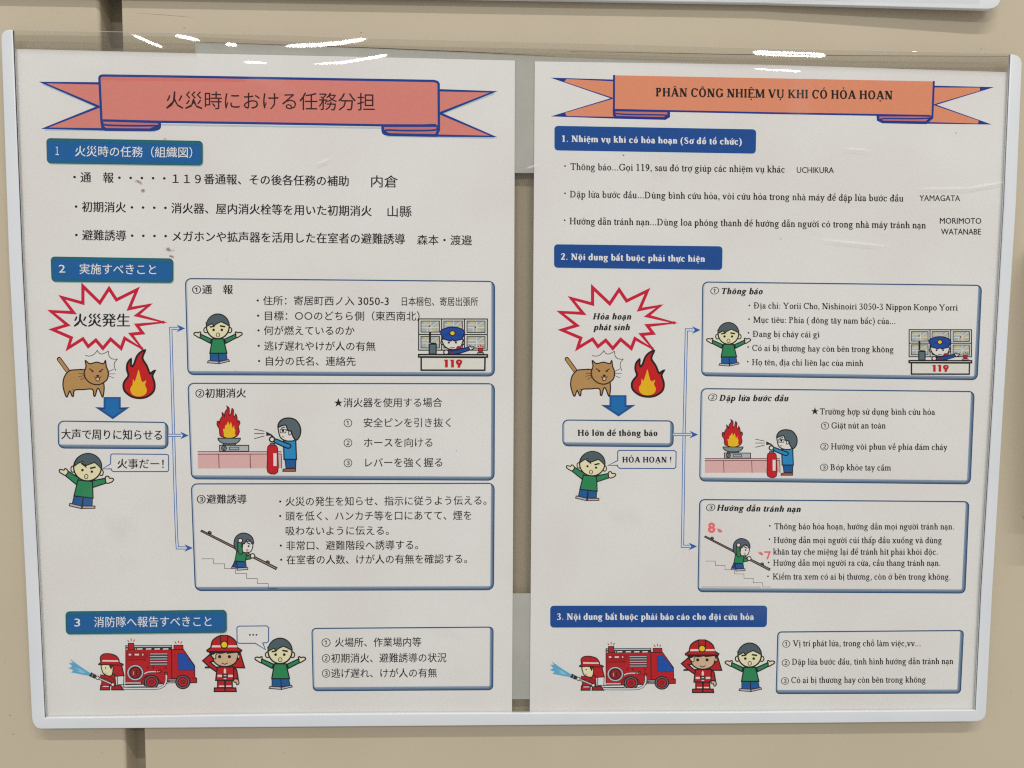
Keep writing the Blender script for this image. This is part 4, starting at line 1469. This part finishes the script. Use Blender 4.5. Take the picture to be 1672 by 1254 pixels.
Z6(f3, '・頭を低く、ハンカチ等を口にあてて、煙を', 465, 1403, 187, 183, oy=780)
Z6(f3, '吸わないように伝える。', 497, 1000, 259, 257, oy=780)
Z6(f3, '・非常口、避難階段へ誘導する。', 468, 1143, 331, 327, oy=780)
Z6(f3, '・在室者の人数、けが人の有無を確認する。', 470, 1382, 400, 395, oy=780)
kk = dict(ox=320, oy=980, k=3.096)
Z6(f4, '①', 635, 680, 213, 213, **kk)
Z6(f4, '火場所、作業場内等', 703, 1139, 213, 211, **kk)
Z6(f4, '②初期消火、避難誘導の状況', 637, 1266, 293, 290, **kk)
Z6(f4, '③逃げ遅れ、けが人の有無', 637, 1218, 369, 367, **kk)
worried(f1, (316.2, 512.5, 395.3, 594.7))
officer(f1, (683, 520, 796.4, 605.5))
kitchen(f2, (322.4, 662.2, 491, 771.6))
stairs(f3, (328, 864.6, 453.5, 961.2))
bb = bubble(SJ, [(390, 1022.4), (435.5, 1022), (438.6, 1024.6), (438.4, 1047), (436, 1049.4), (429, 1049.8), (433.4, 1060.7), (417, 1050.4), (390, 1050.4), (387.2, 1048), (386.8, 1025)])
d = Draw(D_PAPER + .00006)
for x in (408, 413.4, 418.6): d.ell(x, 1036.6, 1.5, 1.4, BLACK, n=10)
d.done('dots_print', bb)
worried(SJ, (415.9, 1041.9, 498.9, 1126.6))
engine(SJ, (111.8, 1041.7, 321.5, 1127.9))
salute(SJ, (330.1, 1036.8, 400, 1130))

# ---------------------------------------------------------------- Vietnamese sheet body
S_ = lambda parent, txt, x0, x1, y0, y1, em=15, bold=False, ital=0.0, col=BLACK: T(parent, txt, x0, x1, y0, y1, em, col, face='serif', bold=bold, ital=ital)


def bullets(parent, pts):
    d = Draw(D_PAPER + .00006)
    for x, y in pts: d.ell(x, y, 1.35, 1.35, BLACK, n=10)
    return d.done('bullet_print', parent)


o = heading_vi(SV, [(905.3, 205.4), (1234.8, 211.2), (1234, 251), (905.3, 245.6)])
S_(o, '1. Nhiệm vụ khi có hỏa hoạn (Sơ đồ tổ chức)', 917.8, 1211.4, 231.4, 236.2, 15.6, True, col=WHITE)
S_(SV, 'Thông báo...Gọi 119, sau đó trợ giúp các nhiệm vụ khác', 931.4, 1281.3, 277.4, 281.8, 16.6)
T(SV, 'UCHIKURA', 1301, 1361.6, 282.2, 282.6, 13.8, face='sans', off=.009)
S_(SV, 'Dập lửa bước đầu...Dùng bình cứu hỏa, vòi cứu hỏa trong nhà máy để dập lửa bước đầu', 930.6, 1475, 322.3, 329, 16.4)
T(SV, 'YAMAGATA', 1501.4, 1567.8, 328, 328.4, 13.8, face='sans', off=.009)
S_(SV, 'Hướng dẫn tránh nạn...Dùng loa phóng thanh để hướng dẫn người có trong nhà máy tránh nạn', 930.1, 1511.6, 366.2, 373, 16.4)
T(SV, 'MORIMOTO', 1534.6, 1602.4, 365.2, 365.4, 13.8, face='sans', off=.009)
T(SV, 'WATANABE', 1536.6, 1601.8, 382.8, 383, 13.8, face='sans', off=.009)
bullets(SV, [(922.6, 271), (922.6, 315.5), (922, 359.6)])
o = heading_vi(SV, [(904.7, 398.8), (1179.8, 402.2), (1179.2, 441), (904.7, 437.2)])
S_(o, '2. Nội dung bắt buộc phải thực hiện', 915.8, 1150.8, 424, 427.6, 15.6, True, col=WHITE)
b2 = burst(SV, lambda d: d.box((95, 270, 820, 672), (915.3, 469.9, 1100.1, 568.9)))
S_(b2, 'Hỏa hoạn', 968, 1030.8, 521.4, 521.6, 15, True, .22)
S_(b2, 'phát sinh', 968.8, 1028.5, 539, 539.2, 15, True, .22)
cat(SV, (922, 571.1, 1018, 647.4))
flame(SV, (1031.3, 572.6, 1084.3, 648.2))
arrow_down(SV, (981, 645.2, 1037.8, 680.1))
fb = frame_box(SV, [(918.2, 684.9), (1100.4, 686.4), (1099.8, 730.4), (918.2, 728.8)], 10)
S_(fb, 'Hô lớn để thông báo', 943.4, 1073.6, 711.6, 711.8, 15, True)
bb = bubble(SV, [(1011, 735.4), (1101, 735.8), (1104, 738), (1103.6, 762.6), (1101, 765), (1012, 764.8), (1008.4, 762), (1008.2, 759.6), (993, 760), (1008.6, 752), (1008.6, 737.4)])
S_(bb, 'HỎA HOẠN !', 1016.3, 1096.2, 755, 755.2, 13.9, True)
angry(SV, (924.6, 736.7, 1005.7, 817.8))
connector(SV, [(1132, 538.7), (1120.8, 538.7), (1119.4, 600), (1117, 709), (1114.6, 880), (1114.2, 891.9), (1127, 892.1)], [[(1099, 709.3), (1128, 709.5)]], [(1144, 538.9), (1140, 709.6), (1138.4, 892.2)])

g1 = frame_box(SV, [(1146.6, 459.6), (1603.6, 465), (1596.4, 621), (1144.8, 614.4)], 10)
g2 = frame_box(SV, [(1144, 633.6), (1591.6, 638.4), (1585, 791), (1141.6, 786.2)], 10)
g3 = frame_box(SV, [(1141.6, 814.8), (1583, 818.2), (1576.4, 969.2), (1138.8, 967)], 9)
g4 = frame_box(SV, [(1269.2, 1031), (1574, 1028.6), (1569, 1132.6), (1266.4, 1133.4)], 7)


def N(parent, c, x0, x1, y, ox=1120, oy=440, k=3.029, ital=0.0):
    return T(parent, c, ox + x0 / k, ox + x1 / k, oy + y / k, oy + y / k, 14.5, ital=ital)


N(g1, '①', 121, 164, 104, ital=.12)
S_(g1, 'Thông báo', 1178.4, 1245.6, 480.2, 480.4, 15, True, .22)
S_(g1, 'Địa chỉ: Yorii Cho, Nishinoiri 3050-3 Nippon Konpo Yorri', 1230.6, 1563.6, 503.6, 507.2, 15)
S_(g1, 'Mục tiêu: Phía ( đông tây nam bắc) của...', 1230, 1461.9, 526.8, 529.2, 15)
S_(g1, 'Đang bị cháy cái gì', 1229, 1338, 550, 551, 15)
S_(g1, 'Có ai bị thương hay còn bên trong không', 1228.3, 1459.2, 573, 575.4, 15)
S_(g1, 'Họ tên, địa chỉ liên lạc của mình', 1228, 1409.4, 596.2, 597.8, 15)
bullets(g1, [(1223.6, 498.8), (1223, 521), (1222.2, 543.4), (1221.6, 566.6), (1221, 590.4)])
worried(g1, (1153.4, 526.4, 1225.5, 598.5))
officer(g1, (1484, 537.7, 1587, 611.7))
N(g2, '②', 110, 155, 631, ital=.12)
S_(g2, 'Dập lửa bước đầu', 1174.5, 1287.8, 654.6, 655, 15, True, .22)
N(g2, '★', 620, 656, 700)
S_(g2, 'Trường hợp sử dụng bình cứu hỏa', 1338.6, 1526.8, 676.7, 677.4, 15)
N(g2, '①', 668, 708, 772)
S_(g2, 'Giật nút an toàn', 1357.7, 1446, 699.5, 699.7, 15)
N(g2, '②', 665, 705, 875)
S_(g2, 'Hướng vòi phun về phía đám cháy', 1357, 1547, 733.8, 734.8, 15)
N(g2, '③', 663, 703, 978)
S_(g2, 'Bóp khỏe tay cầm', 1356, 1454.6, 767.8, 768.5, 15)
kitchen(g2, (1150.4, 684.3, 1301.6, 777.7))
N(g3, '③', 100, 145, 116, oy=790, ital=.12)
S_(g3, 'Hướng dẫn tránh nạn', 1170.5, 1307.6, 833.9, 836.2, 15, True, .22)
S_(g3, 'Thông báo hỏa hoạn, hướng dẫn mọi người tránh nạn.', 1264.6, 1557.6, 864.3, 864.6, 15)
S_(g3, 'Hướng dẫn mọi người cúi thấp đầu xuống và dùng', 1263.6, 1537.8, 886.7, 887, 15)
S_(g3, 'khăn tay che miệng lại để tránh hít phải khói độc.', 1262.6, 1531.2, 905.5, 905.9, 15)
S_(g3, 'Hướng dẫn mọi người ra cửa, cầu thang tránh nạn.', 1262.6, 1535.4, 923.7, 924, 15)
S_(g3, 'Kiểm tra xem có ai bị thương, còn ở bên trong không.', 1262, 1552, 946.2, 946.5, 15)
bullets(g3, [(1257, 858.6), (1256.4, 880.4), (1255, 918.4), (1254, 941)])
stairs(g3, (1150.4, 874.2, 1258.7, 959), (128, 122, 118))
d = Draw(D_PAPER + .00006)
PK = (222, 108, 108)
d.ell(1162, 858, 3.6, 3.0, None, 2.6, PK, n=16); d.ell(1162, 864.8, 4.2, 3.4, None, 2.8, PK, n=16)
d.poly([(1170, 862), (1174, 864.4), (1174.6, 863), (1179.4, 867), (1178.6, 869.4), (1173, 869), (1172.6, 867)], PK)
d.line([(1248, 901.4), (1257, 901.4), (1252.6, 913.2)], 2.6, PK)
d.poly([(1237, 900), (1241, 902.4), (1242, 900.6), (1246.4, 904.4), (1245, 906.8), (1240.6, 905.6)], PK)
d.line([(1145.6, 958.4), (1242, 958.6)], .8, (120, 118, 118))
d.done('pink_number_print', g3)

o = heading_vi(SV, [(898.4, 989), (1252.8, 988.8), (1252, 1024), (898.4, 1024.8)])
S_(o, '3. Nội dung bắt buộc phải báo cáo cho đội cứu hỏa', 909.2, 1230.8, 1011.8, 1012, 15.4, True, col=WHITE)
zz = dict(ox=1232, oy=960, k=3.8)
N(g4, '①', 173, 221, 346, **zz); N(g4, '②', 170, 218, 464, **zz); N(g4, '③', 165, 213, 576, **zz)
S_(g4, 'Vị trí phát lửa, trong chỗ làm việc,vv...', 1294.6, 1503.2, 1055.3, 1055.3, 15)
S_(g4, 'Dập lửa bước đầu, tình hình hướng dẫn tránh nạn', 1293.3, 1556.4, 1085.5, 1084.3, 15)
S_(g4, 'Có ai bị thương hay còn bên trong không', 1292, 1511.6, 1115.3, 1114.5, 15)
worried(SV, (1183.7, 1049.8, 1264.6, 1130))
engine(SV, (897.9, 1047.4, 1103.2, 1128.4))
salute(SV, (1111.8, 1044.2, 1179, 1131.6))


# ---------------------------------------------------------------- stains on the sheets, painted glints and sheen on the film
def stain_sheen_mat(name, col, amount, scale, lo, hi):
    m = bpy.data.materials.new(name)
    m.use_nodes = True
    nt = m.node_tree; nt.nodes.clear()
    out = nt.nodes.new('ShaderNodeOutputMaterial')
    tr = nt.nodes.new('ShaderNodeBsdfTransparent')
    df = nt.nodes.new('ShaderNodeBsdfDiffuse'); df.inputs[0].default_value = (*col, 1)
    geo = nt.nodes.new('ShaderNodeNewGeometry')
    nz = nt.nodes.new('ShaderNodeTexNoise'); nz.inputs['Scale'].default_value = scale; nz.inputs['Detail'].default_value = 4
    nt.links.new(geo.outputs['Position'], nz.inputs['Vector'])
    mr = nt.nodes.new('ShaderNodeMapRange')
    mr.inputs['From Min'].default_value = lo; mr.inputs['From Max'].default_value = hi
    mr.inputs['To Min'].default_value = 0; mr.inputs['To Max'].default_value = amount
    nt.links.new(nz.outputs['Fac'], mr.inputs['Value'])
    at = nt.nodes.new('ShaderNodeAttribute'); at.attribute_name = 'soil_sheen'
    mu = nt.nodes.new('ShaderNodeMath'); mu.operation = 'MULTIPLY'
    nt.links.new(mr.outputs[0], mu.inputs[0]); nt.links.new(at.outputs['Fac'], mu.inputs[1])
    mx = nt.nodes.new('ShaderNodeMixShader')
    nt.links.new(mu.outputs[0], mx.inputs[0]); nt.links.new(tr.outputs[0], mx.inputs[1]); nt.links.new(df.outputs[0], mx.inputs[2])
    nt.links.new(mx.outputs[0], out.inputs[0])
    return m


M_ST1 = stain_sheen_mat('brown_stain', (0.33, 0.20, 0.11), 1.0, 620, .40, .62)
M_ST2 = stain_sheen_mat('grey_smudge', (0.40, 0.38, 0.35), 0.05, 160, .3, .7)
M_SHEEN = stain_sheen_mat('film_sheen', (0.95, 0.95, 0.95), 0.07, 60, .2, .7)  # painted sheen, pale colour in place of broad reflections
M_GLINT = stain_sheen_mat('film_glint', (0.98, 0.98, 0.97), 0.42, 90, .1, .5)  # painted glints, pale colour in place of weak lamp reflections


def stain_or_sheen(parent, x, y, rx, ry, rot, m, name='stain_or_sheen', depth=None):
    """a soft-edged patch: full density in the middle, none at the rim"""
    V = [(x, y)]; D = [1.0]; F = []
    n = 16
    for k, (t, dn) in enumerate(((.35, .95), (.7, .5), (1.0, 0.0))):
        for i in range(n):
            a = 2 * math.pi * i / n; q = t * random.uniform(.85, 1.15)
            ax = rx * math.cos(a) * q; ay = ry * math.sin(a) * q
            V.append((x + ax * math.cos(rot) - ay * math.sin(rot), y + ax * math.sin(rot) + ay * math.cos(rot))); D.append(dn)
    for i in range(n):
        j = (i + 1) % n
        F.append((0, 1 + j, 1 + i))
        for r in (0, 1):
            F.append((1 + r * n + i, 1 + r * n + j, 1 + (r + 1) * n + j, 1 + (r + 1) * n + i))
    o = mesh_obj(name, [U(a, b, depth or D_PAPER + .00015) for a, b in V], F, [m], parent)
    at = o.data.attributes.new('soil_sheen', 'FLOAT', 'POINT')
    at.data.foreach_set('value', D)
    return o


random.seed(11)
for q in [(226, 297.5, 8, 3.4, .5), (232.5, 312, 5, 4, -.7), (277, 407, 9, 4, .1), (280, 419, 5, 2.4, .4), (270, 227, 4, 2, 0)]: stain_or_sheen(SJ, *q, M_ST1)
for q in [(83, 514, 7, 9, .5), (88, 527, 8, 7, 0), (200, 862, 34, 26, .6), (214, 925, 30, 24, .2), (740, 1098, 28, 16, .2), (258, 795, 6, 3, 0), (730, 1036, 40, 12, .2)]: stain_or_sheen(SJ, *q, M_ST2)
for q in [(1076, 284, 18, 5, .1), (1071, 292, 5, 9, -.7), (1180, 945, 4, 3, 0), (1178, 1149, 4, 4, 0), (985, 868, 3.4, 3, 0), (1020, 845, 36, 24, .3)]: stain_or_sheen(SV, *q, M_ST2)
# whitish marks painted as faint glints and broad sheen of the soft plastic
for q in [(1545, 307, 56, 2.6, -.01), (1610, 302, 42, 2.2, -.16), (1395, 396, 68, 2.4, .10), (527, 263, 16, 2.0, -.35), (868, 272, 12, 2.0, -.3), (1400, 243, 26, 1.6, .1)]:
    stain_or_sheen(HOLD, *q, M_GLINT, 'film_glint', .00548)
for q in [(1305, 250, 26, 190, 0), (420, 120, 80, 20, .5), (980, 300, 90, 60, 0), (1540, 330, 90, 26, 0), (180, 110, 120, 16, .1), (700, 700, 120, 60, .4), (160, 880, 60, 90, 0), (1300, 1000, 140, 22, 0)]:
    stain_or_sheen(HOLD, *q, M_SHEEN, 'film_sheen', .00546)
d = Draw(D_PAPER + .00013)
d.ell(1018, 253.3, 1.7, .6, BLACK, n=8)
for (x, y, r) in ((1275, 390, .7), (1561, 217, .8), (370.5, 424, .5), (384.5, 605.5, .6), (745, 736, .6), (1205, 148, .4), (560, 60, .4)):
    d.ell(x, y, r, r, (96, 90, 86), n=6)
o = d.done('speck', SV)
o['kind'] = 'stuff'
